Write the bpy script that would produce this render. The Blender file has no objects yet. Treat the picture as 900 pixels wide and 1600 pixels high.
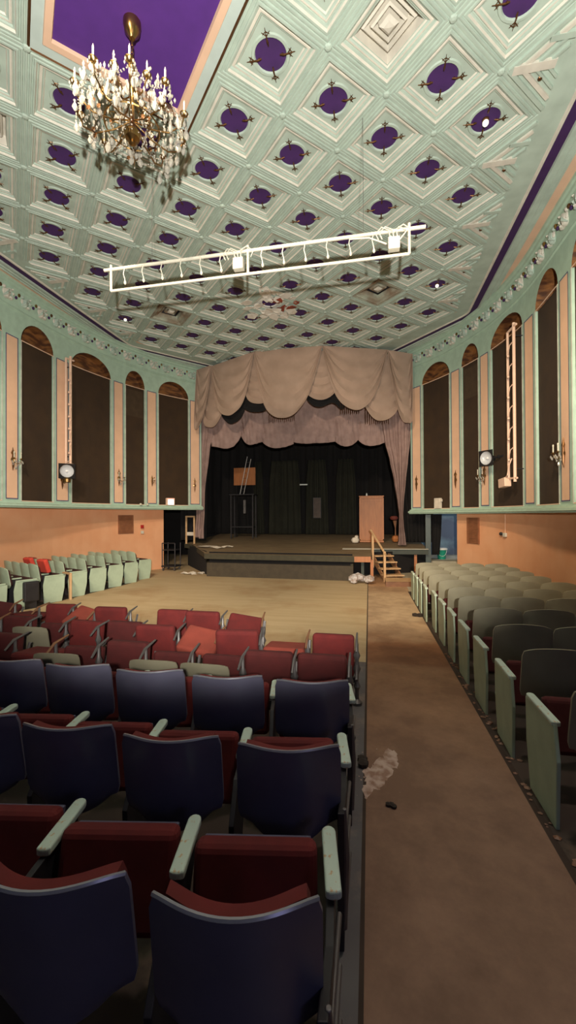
import bpy, math, random
from math import sin, cos, pi, sqrt
from mathutils import Vector, Matrix
random.seed(7)
SC = bpy.context.scene
COL = SC.collection
E = 2.0                       # eye height over the orchestra floor; heights below are written relative to the eye

# ------------------------------------------------------------------ camera
cam_d = bpy.data.cameras.new('camera'); cam = bpy.data.objects.new('camera', cam_d); COL.objects.link(cam)
cam_d.sensor_fit = 'HORIZONTAL'; cam_d.sensor_width = 36.0; cam_d.lens = 36.0*636.31/900.0
cam_d.clip_start = 0.05; cam_d.clip_end = 200
YAW, PITCH, ROLL = 0.19596, 0.0077055, -0.0050574
_f = Vector((-sin(YAW)*cos(PITCH), cos(YAW)*cos(PITCH), sin(PITCH)))
_r = Vector((cos(YAW), sin(YAW), 0)); _u = _r.cross(_f)
_r2 = _r*cos(ROLL)+_u*sin(ROLL); _u2 = _u*cos(ROLL)-_r*sin(ROLL)
M = Matrix((( _r2.x, _u2.x, -_f.x, 0), (_r2.y, _u2.y, -_f.y, 0), (_r2.z, _u2.z, -_f.z, E), (0, 0, 0, 1)))
cam.matrix_world = M
SC.camera = cam

# ------------------------------------------------------------------ world, lights, exposure
w = bpy.data.worlds.new('world'); SC.world = w; w.use_nodes = True
w.node_tree.nodes['Background'].inputs[0].default_value = (0.50, 0.50, 0.80, 1)
w.node_tree.nodes['Background'].inputs[1].default_value = 0.05
SC.view_settings.view_transform = 'Standard'; SC.view_settings.look = 'None'
SC.view_settings.exposure = 0.0; SC.view_settings.gamma = 1.0; SC.view_settings.use_curve_mapping = False

def spot(name, loc, target, power, color, size, blend, radius):
    d = bpy.data.lights.new(name, 'SPOT'); d.energy = power; d.color = color
    d.spot_size = math.radians(size); d.spot_blend = blend; d.shadow_soft_size = radius
    o = bpy.data.objects.new(name, d); COL.objects.link(o)
    o.location = (loc[0], loc[1], loc[2]+E)
    o.rotation_euler = (Vector(target)-Vector(loc)).to_track_quat('-Z', 'Y').to_euler()
    return o
# a work light standing by the photographer, aimed up and forward
spot('work_light', (0.30, -0.9, 0.35), (-2.2, 7.0, 5.0), 4200, (1.0, 0.94, 0.82), 106, 0.45, 0.06)
# added warm fills out of view overhead, lighting floor, lower walls and stage
spot('added_fill_middle', (-2.6, 1.2, 5.3), (-2.7, 13.5, -1.2), 2800, (1.0, 0.80, 0.56), 72, 0.8, 0.25)
spot('added_fill_left', (-4.5, 2.2, 5.2), (-8.6, 10.6, -1.8), 1700, (1.0, 0.80, 0.58), 66, 0.9, 0.25)
spot('added_fill_right', (0.6, 2.0, 5.2), (3.5, 11.0, -.9), 2300, (1.0, 0.74, 0.46), 66, 0.9, 0.25)
# added cool fill, unseen, behind the right shoulder, and the daylight of the side passage
spot('added_cool_fill', (3.2, -2.4, 0.9), (-1.0, 2.6, -1.2), 44, (0.58, 0.58, 1.0), 84, 0.9, 0.5)
spot('passage_daylight', (4.0, 15.55, -0.15), (2.6, 16.8, -1.3), 60, (0.62, 0.80, 1.0), 120, 0.9, 0.1)
spot('added_aisle_fill', (1.1, 2.6, 5.35), (0.5, 2.9, -1.8), 340, (1.0, 0.80, 0.72), 70, 1.0, 0.15)  # added soft overhead fill for the aisle floor, out of view

# ------------------------------------------------------------------ materials
MATS = {}
def mat(name, col, rough=0.7, metal=0.0, var=0.12, scale=6.0, col2=None, lo=0.35, hi=0.65, bump=0.0, emit=0, spec=0.5, detail=5, stretch=None, coord='Object', trans=0.0):
    if name in MATS: return MATS[name]
    m = bpy.data.materials.new(name); m.use_nodes = True; nt = m.node_tree; N = nt.nodes; L = nt.links
    b = N['Principled BSDF']; b.inputs['Roughness'].default_value = rough; b.inputs['Metallic'].default_value = metal
    b.inputs['Specular IOR Level'].default_value = spec
    c1 = (*col, 1)
    if col2 is None: c2 = (*[max(0, c*(1-var*2)) for c in col], 1)
    else: c2 = (*col2, 1)
    tc = N.new('ShaderNodeTexCoord'); mp = N.new('ShaderNodeMapping')
    if stretch: mp.inputs['Scale'].default_value = stretch
    L.new(tc.outputs[coord], mp.inputs[0])
    nz = N.new('ShaderNodeTexNoise'); nz.inputs['Scale'].default_value = scale; nz.inputs['Detail'].default_value = detail
    L.new(mp.outputs[0], nz.inputs['Vector'])
    cr = N.new('ShaderNodeValToRGB'); cr.color_ramp.elements[0].position = lo; cr.color_ramp.elements[1].position = hi
    cr.color_ramp.elements[0].color = c1; cr.color_ramp.elements[1].color = c2
    L.new(nz.outputs[0], cr.inputs[0]); L.new(cr.outputs[0], b.inputs['Base Color'])
    if bump:
        bp = N.new('ShaderNodeBump'); bp.inputs['Strength'].default_value = bump; bp.inputs['Distance'].default_value = 0.02
        L.new(nz.outputs[0], bp.inputs['Height']); L.new(bp.outputs[0], b.inputs['Normal'])
    if emit:
        b.inputs['Emission Color'].default_value = c1; b.inputs['Emission Strength'].default_value = emit
    if trans: b.inputs['Transmission Weight'].default_value = trans
    MATS[name] = m
    return m
mint = mat('mint_paint', (0.42, 0.58, 0.47), 0.6, var=0.06)
mint_c = mat('mint_ceiling', (0.46, 0.565, 0.50), 0.65, var=0.08, scale=3)
cream = mat('cream_moulding', (0.68, 0.65, 0.58), 0.6, var=0.08, scale=5)
bluegrey_band = mat('pale_blue_band', (0.50, 0.60, 0.58), 0.6, var=0.04)
purple = mat('purple_paint', (0.085, 0.022, 0.22), 0.75, var=0.05)
purple_disc = mat('purple_disc', (0.060, 0.018, 0.125), 0.8, var=0.12, scale=4)  # darker than the panel purple, distant falloff put into the colour
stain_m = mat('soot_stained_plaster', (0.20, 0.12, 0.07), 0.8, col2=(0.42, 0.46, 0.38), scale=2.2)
purple_d = mat('purple_stripe', (0.045, 0.012, 0.085), 0.75, var=0.08)
peach = mat('peach_paint', (0.78, 0.50, 0.34), 0.7, var=0.04, scale=3)
peach_c = mat('peach_cornice', (0.74, 0.50, 0.36), 0.7, var=0.04, scale=3)
orange_wall = mat('orange_plaster', (0.70, 0.34, 0.18), 0.8, col2=(0.74, 0.39, 0.22), scale=1.5)
blue_line = mat('blue_violet_line', (0.09, 0.08, 0.20), 0.6)
pale_line = mat('pale_trim_line', (0.62, 0.62, 0.55), 0.5)
fabric = mat('brown_fabric', (0.042, 0.022, 0.009), 0.95, col2=(0.032, 0.017, 0.008), scale=2.5)
wood_l = mat('brown_wood_lunette', (0.24, 0.10, 0.03), 0.6, col2=(0.07, 0.025, 0.010), scale=3, stretch=(1, 1, 4), lo=.4, hi=.6)
bronze = mat('bronze', (0.16, 0.075, 0.03), 0.4, metal=0.7)
gold = mat('gold_brass', (0.42, 0.26, 0.10), 0.28, metal=1.0)
crystal = mat('crystal_glass', (0.58, 0.56, 0.51), 0.10, var=0.02, trans=0.6)
candle = mat('candle_white', (0.60, 0.57, 0.46), 0.5, var=0.02)
white_p = mat('white_paint', (0.60, 0.58, 0.50), 0.45, var=0.03)
pink_p = mat('peach_painted_pipe', (0.80, 0.55, 0.42), 0.45, var=0.03)
curtain = mat('beige_velour', (0.40, 0.285, 0.225), 0.95, col2=(0.34, 0.24, 0.185), scale=2.0, bump=0.1)
curtain_in = mat('mauve_velour', (0.36, 0.25, 0.23), 0.95, col2=(0.28, 0.19, 0.175), scale=4.0, bump=0.3)
black = mat('black_drape', (0.006, 0.005, 0.006), 0.95)
dark_green = mat('dark_olive_drape', (0.020, 0.020, 0.012), 0.95, scale=2)
dark_paint = mat('dark_green_paint', (0.035, 0.045, 0.035), 0.6)
stage_top = mat('stage_boards', (0.26, 0.19, 0.11), 0.75, col2=(0.18, 0.125, 0.07), scale=1.6, stretch=(1, 3, 1))
stage_face = mat('stage_fascia', (0.055, 0.048, 0.028), 0.8)
oak = mat('orange_wood', (0.42, 0.15, 0.045), 0.5, col2=(0.34, 0.12, 0.035), scale=4, stretch=(4, 4, .6))
pine = mat('pale_pine', (0.60, 0.40, 0.22), 0.6, col2=(0.5, 0.31, 0.16), scale=5)
seat_mint = mat('mint_seat_paint', (0.40, 0.50, 0.38), 0.45, var=0.08, scale=5)
seat_grey = mat('grey_green_seat_shell', (0.27, 0.25, 0.175), 0.5, col2=(0.22, 0.20, 0.14), scale=4)  # right block and low broken backs, toned grey-green
seat_blue = mat('slate_blue_seat_shell', (0.125, 0.125, 0.19), 0.35, col2=(0.10, 0.098, 0.15), scale=3)  # middle block backs and pans, toned slate blue
rim_m = mat('rim_highlight', (0.34, 0.34, 0.40), 0.3, metal=0.5)  # highlight of the metal edge put into a lighter rim colour
arm_mint = mat('worn_mint_armrest', (0.50, 0.60, 0.52), 0.5, col2=(0.50, 0.33, 0.17), scale=9, lo=0.60, hi=0.68, detail=3, coord='Generated', stretch=(.35, 1, .3))
red = mat('red_upholstery', (0.135, 0.011, 0.010), 0.9, col2=(0.10, 0.008, 0.008), scale=8, bump=0.1)
red_dark = mat('dark_red_upholstery', (0.08, 0.008, 0.008), 0.9, scale=8)
red_faded = mat('faded_red_upholstery', (0.28, 0.048, 0.030), 0.9, scale=5)
iron = mat('cast_iron', (0.035, 0.033, 0.038), 0.5, metal=0.4)
iron_l = mat('grey_iron', (0.16, 0.15, 0.15), 0.45, metal=0.5)
brown_wood = mat('brown_wood', (0.22, 0.10, 0.05), 0.5)
vent_m = mat('brown_grille', (0.30, 0.12, 0.055), 0.7)
reflector = mat('white_reflector', (0.50, 0.52, 0.56), 0.25, var=0.02)
green_pl = mat('green_plastic', (0.02, 0.34, 0.24), 0.4)
white_plastic = mat('white_plastic', (0.80, 0.84, 0.82), 0.3, var=0.02)
blue_wall = mat('blue_black_wall', (0.10, 0.115, 0.155), 0.8, col2=(0.20, 0.28, 0.31), scale=1.3, lo=.5, hi=.7)
concrete_l = mat('pale_dusty_concrete', (0.46, 0.42, 0.32), 0.85, scale=2)
brick_m = mat('exposed_red_lath', (0.30, 0.06, 0.03), 0.8, scale=9)
flake = mat('white_bare_plaster', (0.80, 0.78, 0.72), 0.8, var=0.05)
glow = mat('lit_sign_panel', (1.0, 0.90, 0.80), 0.5, emit=2.2, var=0.0)
glow_p = mat('lit_sign_pink_edge', (1.0, 0.42, 0.36), 0.5, emit=0.7, var=0.0)
paper = mat('off_white_paper', (0.70, 0.63, 0.54), 0.8)
debris_m = mat('dirty_plastic', (0.55, 0.54, 0.56), 0.3, col2=(0.32, 0.24, 0.2), scale=12)
dirt = mat('dark_rubbish', (0.03, 0.02, 0.015), 0.9)

def floor_mat(name, ca, cb, cc, s1, s2, st=None, lo2=.5, hi2=.62, rough=.8):
    m = bpy.data.materials.new(name); m.use_nodes = True; nt = m.node_tree; N = nt.nodes; L = nt.links
    b = N['Principled BSDF']; b.inputs['Roughness'].default_value = rough
    tc = N.new('ShaderNodeTexCoord'); mp = N.new('ShaderNodeMapping'); L.new(tc.outputs['Object'], mp.inputs[0])
    if st: mp.inputs['Scale'].default_value = st
    n1 = N.new('ShaderNodeTexNoise'); n1.inputs['Scale'].default_value = s1; n1.inputs['Detail'].default_value = 6; L.new(mp.outputs[0], n1.inputs[0])
    n2 = N.new('ShaderNodeTexNoise'); n2.inputs['Scale'].default_value = s2; n2.inputs['Detail'].default_value = 8; n2.inputs['Roughness'].default_value = .65; L.new(tc.outputs['Object'], n2.inputs[0])
    r1 = N.new('ShaderNodeValToRGB'); r1.color_ramp.elements[0].position = .35; r1.color_ramp.elements[1].position = .65
    r1.color_ramp.elements[0].color = (*ca, 1); r1.color_ramp.elements[1].color = (*cb, 1); L.new(n1.outputs[0], r1.inputs[0])
    r2 = N.new('ShaderNodeValToRGB'); r2.color_ramp.elements[0].position = lo2; r2.color_ramp.elements[1].position = hi2
    L.new(n2.outputs[0], r2.inputs[0])
    mx = N.new('ShaderNodeMix'); mx.data_type = 'RGBA'; L.new(r2.outputs[0], mx.inputs[0]); L.new(r1.outputs[0], mx.inputs[6]); mx.inputs[7].default_value = (*cc, 1)
    L.new(mx.outputs[2], b.inputs['Base Color'])
    bp = N.new('ShaderNodeBump'); bp.inputs['Strength'].default_value = .15; L.new(n2.outputs[0], bp.inputs['Height']); L.new(bp.outputs[0], b.inputs['Normal'])
    MATS[name] = m; return m
f_orch = floor_mat('bare_pale_floorboards', (0.50, 0.38, 0.23), (0.44, 0.33, 0.19), (0.34, 0.20, 0.09), 1.0, .6, (.8, 5, 1), .50, .78)
def aisle_mat():
    m = bpy.data.materials.new('worn_aisle_floor'); m.use_nodes = True; nt = m.node_tree; N = nt.nodes; L = nt.links
    b = N['Principled BSDF']; b.inputs['Roughness'].default_value = .75
    tc = N.new('ShaderNodeTexCoord'); sp = N.new('ShaderNodeSeparateXYZ'); L.new(tc.outputs['Object'], sp.inputs[0])
    n1 = N.new('ShaderNodeTexNoise'); n1.inputs['Scale'].default_value = 2.2; n1.inputs['Detail'].default_value = 6; L.new(tc.outputs['Object'], n1.inputs[0])
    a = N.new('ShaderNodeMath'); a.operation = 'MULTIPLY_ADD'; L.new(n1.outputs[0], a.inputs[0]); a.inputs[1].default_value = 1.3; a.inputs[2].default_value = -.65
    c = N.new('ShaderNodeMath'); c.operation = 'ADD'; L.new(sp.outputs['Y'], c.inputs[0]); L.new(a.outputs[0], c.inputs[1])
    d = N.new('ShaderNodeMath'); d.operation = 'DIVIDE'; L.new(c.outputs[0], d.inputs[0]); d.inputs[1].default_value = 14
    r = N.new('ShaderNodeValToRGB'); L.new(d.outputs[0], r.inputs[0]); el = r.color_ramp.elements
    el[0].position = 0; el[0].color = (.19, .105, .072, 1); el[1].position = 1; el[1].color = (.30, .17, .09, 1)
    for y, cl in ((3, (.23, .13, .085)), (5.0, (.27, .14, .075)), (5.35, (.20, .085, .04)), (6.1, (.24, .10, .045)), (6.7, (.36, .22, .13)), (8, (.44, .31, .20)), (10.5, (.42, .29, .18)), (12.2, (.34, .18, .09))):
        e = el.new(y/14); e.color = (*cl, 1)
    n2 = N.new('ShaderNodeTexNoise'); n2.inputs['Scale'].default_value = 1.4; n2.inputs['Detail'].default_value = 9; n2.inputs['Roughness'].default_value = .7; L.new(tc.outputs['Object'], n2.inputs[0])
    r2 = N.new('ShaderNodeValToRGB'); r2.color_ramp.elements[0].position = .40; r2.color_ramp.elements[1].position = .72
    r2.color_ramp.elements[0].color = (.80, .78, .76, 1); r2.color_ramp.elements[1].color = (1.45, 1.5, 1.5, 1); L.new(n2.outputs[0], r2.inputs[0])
    mx = N.new('ShaderNodeMix'); mx.data_type = 'RGBA'; mx.blend_type = 'MULTIPLY'; mx.inputs[0].default_value = 1; L.new(r.outputs[0], mx.inputs[6]); L.new(r2.outputs[0], mx.inputs[7])
    L.new(mx.outputs[2], b.inputs['Base Color'])
    bp = N.new('ShaderNodeBump'); bp.inputs['Strength'].default_value = .2; L.new(n2.outputs[0], bp.inputs['Height']); L.new(bp.outputs[0], b.inputs['Normal'])
    return m
f_aisle = f_band = f_aisle2 = aisle_mat()
f_seat = floor_mat('grimy_seating_floor', (0.055, 0.036, 0.025), (0.04, 0.027, 0.02), (0.16, 0.11, 0.07), 2.0, 2.5, None, .55, .75)  # grimy floor with the under-seat dark put into its colour
f_strip = floor_mat('grey_edge_strip', (0.13, 0.12, 0.12), (0.10, 0.09, 0.095), (0.19, 0.15, 0.13), 2.0, 2.5)
f_seam = mat('dark_seam', (0.05, 0.03, 0.02), 0.9)

# ------------------------------------------------------------------ mesh builder
class MB:
    def __init__(s): s.v = []; s.f = []; s.m = []; s.ms = []
    def mi(s, m):
        if m not in s.ms: s.ms.append(m)
        return s.ms.index(m)
    def face(s, pts, m):
        n = len(s.v); s.v += [tuple(p) for p in pts]; s.f.append(tuple(range(n, n+len(pts)))); s.m.append(s.mi(m))
    def grid(s, rows, m, closed=False, mf=None):
        n0 = len(s.v); c = len(rows[0])
        for r in rows: s.v += [tuple(p) for p in r]
        k = s.mi(m) if m else 0
        for i in range(len(rows)-1):
            kk = s.mi(mf(i)) if mf else k
            for j in range(c if closed else c-1):
                a = n0+i*c+j; b = n0+i*c+(j+1) % c; s.f.append((a, b, b+c, a+c)); s.m.append(kk)
    def cap(s, pts, m): s.face(pts, m)
    def box(s, c, d, m, R=None, tap=1.0):
        c = Vector(c); P = []
        for z in (-1, 1):
            t = tap if z > 0 else 1
            for x, y in ((-1, -1), (1, -1), (1, 1), (-1, 1)):
                q = Vector((x*d[0]/2*t, y*d[1]/2*t, z*d[2]/2))
                if R is not None: q = R @ q
                P.append(c+q)
        n = len(s.v); s.v += [tuple(p) for p in P]; k = s.mi(m)
        for q in ((3, 2, 1, 0), (4, 5, 6, 7), (0, 1, 5, 4), (1, 2, 6, 5), (2, 3, 7, 6), (3, 0, 4, 7)):
            s.f.append(tuple(n+i for i in q)); s.m.append(k)
    def prism(s, poly, d, m, org=(0, 0, 0)):
        """poly: list of Vector; extruded by vector d"""
        d = Vector(d); a = [Vector(p) for p in poly]; b = [p+d for p in a]; n = len(a)
        s.face(a[::-1], m); s.face(b, m)
        for i in range(n): s.face((a[i], a[(i+1) % n], b[(i+1) % n], b[i]), m)
    def tube(s, pts, r, m, n=8, caps=True):
        pts = [Vector(p) for p in pts]; rows = []
        rr = r if isinstance(r, (list, tuple)) else [r]*len(pts)
        up = None
        for i, p in enumerate(pts):
            t = (pts[min(i+1, len(pts)-1)]-pts[max(i-1, 0)]).normalized()
            if up is None:
                up = Vector((0, 0, 1)) if abs(t.z) < .9 else Vector((1, 0, 0))
            a = t.cross(up).normalized(); b = t.cross(a); up = -b if b.length else up
            rows.append([p+(a*cos(2*pi*k/n)+b*sin(2*pi*k/n))*rr[i] for k in range(n)])
        s.grid(rows, m, True)
        if caps: s.face(rows[0][::-1], m); s.face(rows[-1], m)
    def lathe(s, prof, c, m, n=12, axis=None):
        """prof (r,z) list around z at c; axis optional Matrix"""
        c = Vector(c); rows = []
        for r, z in prof:
            row = []
            for k in range(n):
                q = Vector((r*cos(2*pi*k/n), r*sin(2*pi*k/n), z))
                if axis is not None: q = axis @ q
                row.append(c+q)
            rows.append(row)
        s.grid(rows, m, True)
    def ball(s, c, r, m, n=8, sc=(1, 1, 1)):
        c = Vector(c); rows = []
        for i in range(n//2+1):
            t = pi*i/(n//2); rows.append([c+Vector((r*sin(t)*cos(2*pi*k/n)*sc[0], r*sin(t)*sin(2*pi*k/n)*sc[1], r*cos(t)*sc[2])) for k in range(n)])
        s.grid(rows, m, True)
    def build(s, name, parent=None, smooth=False, bevel=0, loc=None, solid=0, merge=True):
        me = bpy.data.meshes.new(name); me.from_pydata(s.v, [], s.f); me.update()
        for m in s.ms: me.materials.append(m)
        me.polygons.foreach_set('material_index', s.m)
        import bmesh
        bm = bmesh.new(); bm.from_mesh(me)
        if merge: bmesh.ops.remove_doubles(bm, verts=bm.verts, dist=1e-5)
        bmesh.ops.recalc_face_normals(bm, faces=bm.faces)
        bm.to_mesh(me); bm.free()
        if smooth:
            me.polygons.foreach_set('use_smooth', [True]*len(me.polygons)); me.set_sharp_from_angle(angle=math.radians(40))
        o = bpy.data.objects.new(name, me); COL.objects.link(o)
        if parent is not None: o.parent = parent
        else: o.location = loc if loc is not None else (0, 0, E)
        if solid:
            md = o.modifiers.new('solid', 'SOLIDIFY'); md.thickness = solid; md.offset = 0
        if bevel:
            md = o.modifiers.new('bevel', 'BEVEL'); md.width = bevel; md.segments = 3; md.limit_method = 'ANGLE'; md.angle_limit = math.radians(40)
        return o
def tag(o, label=None, cat=None, group=None, kind=None):
    if label: o['label'] = label
    if cat: o['category'] = cat
    if group: o['group'] = group
    if kind: o['kind'] = kind
    return o
def thing(name, label, cat, loc, rz=0.0, group=None):
    o = bpy.data.objects.new(name, None); COL.objects.link(o); o.empty_display_size = .1
    o.location = (loc[0], loc[1], loc[2]+E); o.rotation_euler = (0, 0, rz)
    return tag(o, label, cat, group)
def copy_tree(o, parent=None):
    c = o.copy(); COL.objects.link(c); c.parent = parent
    for ch in list(KIDS.get(o, [])): copy_tree(ch, c)
    return c
def dup(o, label, loc=None, rz=None, group=None):
    kids = [x for x in COL.objects if x.parent == o]
    c = o.copy(); COL.objects.link(c)
    for k in kids:
        d = k.copy(); COL.objects.link(d); d.parent = c
        for g in [x for x in COL.objects if x.parent == k]:
            e = g.copy(); COL.objects.link(e); e.parent = d
    if loc is not None: c.location = (loc[0], loc[1], loc[2]+E)
    if rz is not None: c.rotation_euler = (0, 0, rz)
    if label: c['label'] = label
    if group: c['group'] = group
    return c
def struct(mb, name, parent=None, **k): 
    o = mb.build(name, parent, **k)
    if parent is None: o['kind'] = 'structure'
    return o

# ------------------------------------------------------------------ plan of the hall
AX = -2.608                       # hall axis
H = 5.70                          # ceiling over the eye
R0, Y0 = 8.0, 9.4
HW = {1: 6.19, -1: 5.88}
def W(side, s, z, off=0.0):
    """point on the side wall: s along the wall (0 where it starts to curve, positive to the stage), off>0 into the wall"""
    hw = HW[side]
    if s < 0: return Vector((AX+side*(hw+off), Y0+s, z))
    a = s/R0
    return Vector((AX+side*(hw-R0*(1-cos(a))+off*cos(a)), Y0+R0*sin(a)+off*sin(a), z))
def wall_x(side, y, off=0.0):
    if y <= Y0: return AX+side*(HW[side]+off)
    a = math.asin(min(.99, (y-Y0)/R0)); return AX+side*(HW[side]-R0*(1-cos(a))+off)
def floor_z(y):
    if y < 1.5: return -1.80
    if y < 11: return -1.80-.20*(y-1.5)/9.5
    return -2.0

# ------------------------------------------------------------------ floor
fl = MB()
ys = [-3, 0, 1.5, 3.2, 5.3, 6.45, 8.6, 11, 14, 16.5, 20]
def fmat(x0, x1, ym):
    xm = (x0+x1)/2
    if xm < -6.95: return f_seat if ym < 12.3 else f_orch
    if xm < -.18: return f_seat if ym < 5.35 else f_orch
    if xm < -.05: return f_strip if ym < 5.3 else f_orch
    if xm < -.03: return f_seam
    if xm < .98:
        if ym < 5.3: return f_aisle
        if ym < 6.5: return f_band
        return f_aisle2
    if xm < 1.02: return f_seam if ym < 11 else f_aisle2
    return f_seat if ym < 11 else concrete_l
xs = [-13, -10, -6.95, -4, -.18, -.05, -.03, .98, 1.02, 3, 7]
for i in range(len(ys)-1):
    for j in range(len(xs)-1):
        m = fmat(xs[j], xs[j+1], (ys[i]+ys[i+1])/2)
        fl.face([(xs[j], ys[i], floor_z(ys[i])), (xs[j+1], ys[i], floor_z(ys[i])), (xs[j+1], ys[i+1], floor_z(ys[i+1])), (xs[j], ys[i+1], floor_z(ys[i+1]))], m)
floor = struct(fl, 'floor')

# ------------------------------------------------------------------ ceiling
CD = .2525*H                      # diagonal of a coffer
CX, CY = AX, 1.1162*H
def cc(i, j): return (CX+i*CD/2, CY+j*CD/2)
def chord_hw(y):                  # half width inside the purple stripe
    if y < 12.35: return 5.48
    return 5.48-(y-12.35)*(2.10/2.3)
R1 = CD/2
NA = 32
def ring_d(r, z):                 # square ring, point first
    out = []
    for k in range(NA):
        a = 2*pi*k/NA; q = r*R1/(abs(cos(a))+abs(sin(a))); out.append((q*cos(a), q*sin(a), z))
    return out
def ring_c(r, z): return [(r*cos(2*pi*k/NA), r*sin(2*pi*k/NA), z) for k in range(NA)]
prof = [(1.0, 0, mint_c), (.975, 0, mint_c), (.965, .012, mint_c), (.935, .012, mint_c), (.925, -.006, mint_c), (.885, -.006, mint_c), (.875, .012, mint_c), (.845, .012, mint_c),
        (.835, -.006, mint_c), (.79, -.006, cream), (.765, .045, mint_c), (.735, .05, mint_c), (.725, .085, mint_c), (.715, .095, cream), (.69, .070, cream), (.655, .070, mint_c), (.63, .09, mint_c), (.605, .095, cream), (.58, .125, mint_c), (.56, .125, mint_c)]
prof = [(r_, z_*(.5 if z_ > .02 else 1), m_) for r_, z_, m_ in prof]
def coffer_mesh(disc=purple_disc, damage=False):
    b = MB(); rows = [ring_d(r, z) for r, z, m in prof]
    b.grid(rows, None, True, mf=lambda i: prof[i][2])
    pan = flake if damage else mint_c
    b.grid([ring_d(.56, .0625), ring_c(.245, .0625)], pan, True)
    b.grid([ring_c(.245, .0625), ring_c(.235, .045), ring_c(.205, .045), ring_c(.195, .068)], flake if damage else mint_c, True)
    b.cap(ring_c(.195, .068), disc)
    return b
ce = MB()
cof = [(i, j) for j in range(-4, 12) for i in range(-6, 7) if (i+j) % 2 == 0]
cof = [(i, j) for i, j in cof if (i, j) not in ((0, -2), (0, -4), (1, -3), (-1, -3)) and abs(i)*R1+R1*.45 < chord_hw(cc(i, j)[1]+R1*.3)]
cset = set(cof)
for j in range(-12, 15):
    for i in range(-10, 11):
        if (i+j) % 2 or (i, j) in cset or (i, j) in ((0, -2), (0, -4), (1, -3), (-1, -3)): continue
        x, y = cc(i, j)
        ce.face([(x+R1, y, H), (x, y+R1, H), (x-R1, y, H), (x, y-R1, H)], mint_c)
ceiling = struct(ce, 'ceiling')
proto = coffer_mesh().build('coffer', ceiling, merge=True)
med = MB(); rows = [ring_d(r, z) for r, z, m in prof]
med.grid(rows, None, True, mf=lambda i: prof[i][2])
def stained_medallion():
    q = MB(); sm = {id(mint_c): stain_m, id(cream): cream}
    q.grid([ring_d(r, z) for r, z, m in prof], None, True, mf=lambda i: stain_m if i > 3 else mint_c); q.grid([ring_d(r, z) for r, z in mp_], stain_m, True, mf=lambda i: cream if i > 10 else (iron if i in (1, 4, 5) else stain_m)); return q  # brown stain, with recessed steps coloured dark iron
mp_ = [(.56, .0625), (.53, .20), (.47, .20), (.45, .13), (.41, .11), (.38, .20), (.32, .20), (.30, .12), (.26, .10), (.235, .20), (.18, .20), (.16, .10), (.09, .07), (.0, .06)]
med.grid([ring_d(r, z) for r, z in mp_], cream, True)
medp = None
fin = MB()
for k in range(4):
    a = k*pi/2; d = Vector((cos(a), sin(a), 0)); t = Vector((-sin(a), cos(a), 0))
    z0 = Vector((0, 0, .042))
    fin.tube([d*.12+z0, d*.17+z0-Vector((0, 0, .012)), d*.31+z0], [.008, .011, .003], bronze, 6)
    fin.ball(d*.15+z0, .015, bronze, 6)
    for sgn in (-1, 1):
        fin.tube([d*.22+z0, d*.27+t*sgn*.05+z0], [.007, .003], bronze, 5)
        fin.tube([d*.27+z0, d*.24+t*sgn*.045+z0], [.006, .003], bronze, 5)
finp = None
first = True
for (i, j) in cof:
    x, y = cc(i, j)
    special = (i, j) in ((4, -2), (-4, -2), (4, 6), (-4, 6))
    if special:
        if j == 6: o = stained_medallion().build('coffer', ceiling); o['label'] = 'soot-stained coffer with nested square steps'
        elif medp is None: medp = o = med.build('coffer', ceiling); o['label'] = 'coffer with nested square steps instead of a purple disc'
        else: o = medp.copy(); COL.objects.link(o); o.parent = ceiling
    elif (i, j) == (0, 6):
        o = coffer_mesh(purple_disc, True).build('coffer', ceiling); o['label'] = 'coffer with peeling white plaster'
    elif first: o = proto; first = False
    else: o = proto.copy(); COL.objects.link(o); o.parent = ceiling
    o.location = (x, y, H)
    if not special:
        if finp is None: finp = f = fin.build('bronze_finial', o)
        else: f = finp.copy(); COL.objects.link(f); f.parent = o
# peeling plaster flakes hanging at the damaged coffer
pk = MB()
x, y = cc(0, 6)
for k in range(44):
    a = random.uniform(0, 2*pi); r = random.uniform(.30, .80); p = Vector((x+r*cos(a), y+r*sin(a)*.9, H-random.uniform(.0, .05)))
    q = []
    n = random.randint(4, 6); r2 = random.uniform(.08, .20)
    for t in range(n):
        b = 2*pi*t/n; rr = r2*random.uniform(.6, 1.2); q.append(p+Vector((rr*cos(b), rr*sin(b), random.uniform(-.03, .03))))
    pk.face(q, brick_m if (cos(a) > .55 and k % 2) else flake)
pk.build('peeling_plaster', ceiling, solid=.006)
# half mouldings along the edges of the coffered field
tm = MB()
for rr in (.86, .66, .46, .26):
    for sg in (-1, 1):
        p0 = Vector((-rr*R1, 0, -.0)); p1 = Vector((0, sg*rr*R1, -.0)); dv = (p1-p0).normalized(); nn = Vector((-dv.y, dv.x, 0))*sg
        c = (p0+p1)/2; L_ = (p1-p0).length
        a = math.atan2(dv.y, dv.x)
        tm.box((c.x, c.y, -.012), (L_, .05 if rr > .6 else .03, .04), cream if rr in (.66,) else mint_c, Matrix.Rotation(a, 3, 'Z'))
tm.box((-.33, 0, -.012), (.50, .11, .05), cream); tm.box((-.12, -.3, -.012), (.28, .07, .05), mint_c); tm.ball((-.2, .17, -.02), .035, bronze, 8, (1, 1, .5))
tmo = None
for j in range(-3, 8):
    for sg in (-1, 1):
        i = 7*sg
        if (i+j) % 2: continue
        if tmo is None: tmo = o = tm.build('triangular_moulding', ceiling)
        else: o = tmo.copy(); COL.objects.link(o); o.parent = ceiling
        x, y = cc(i, j); o.location = (x, y, H); o.rotation_euler = (0, 0, 0 if sg > 0 else pi)
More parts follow.
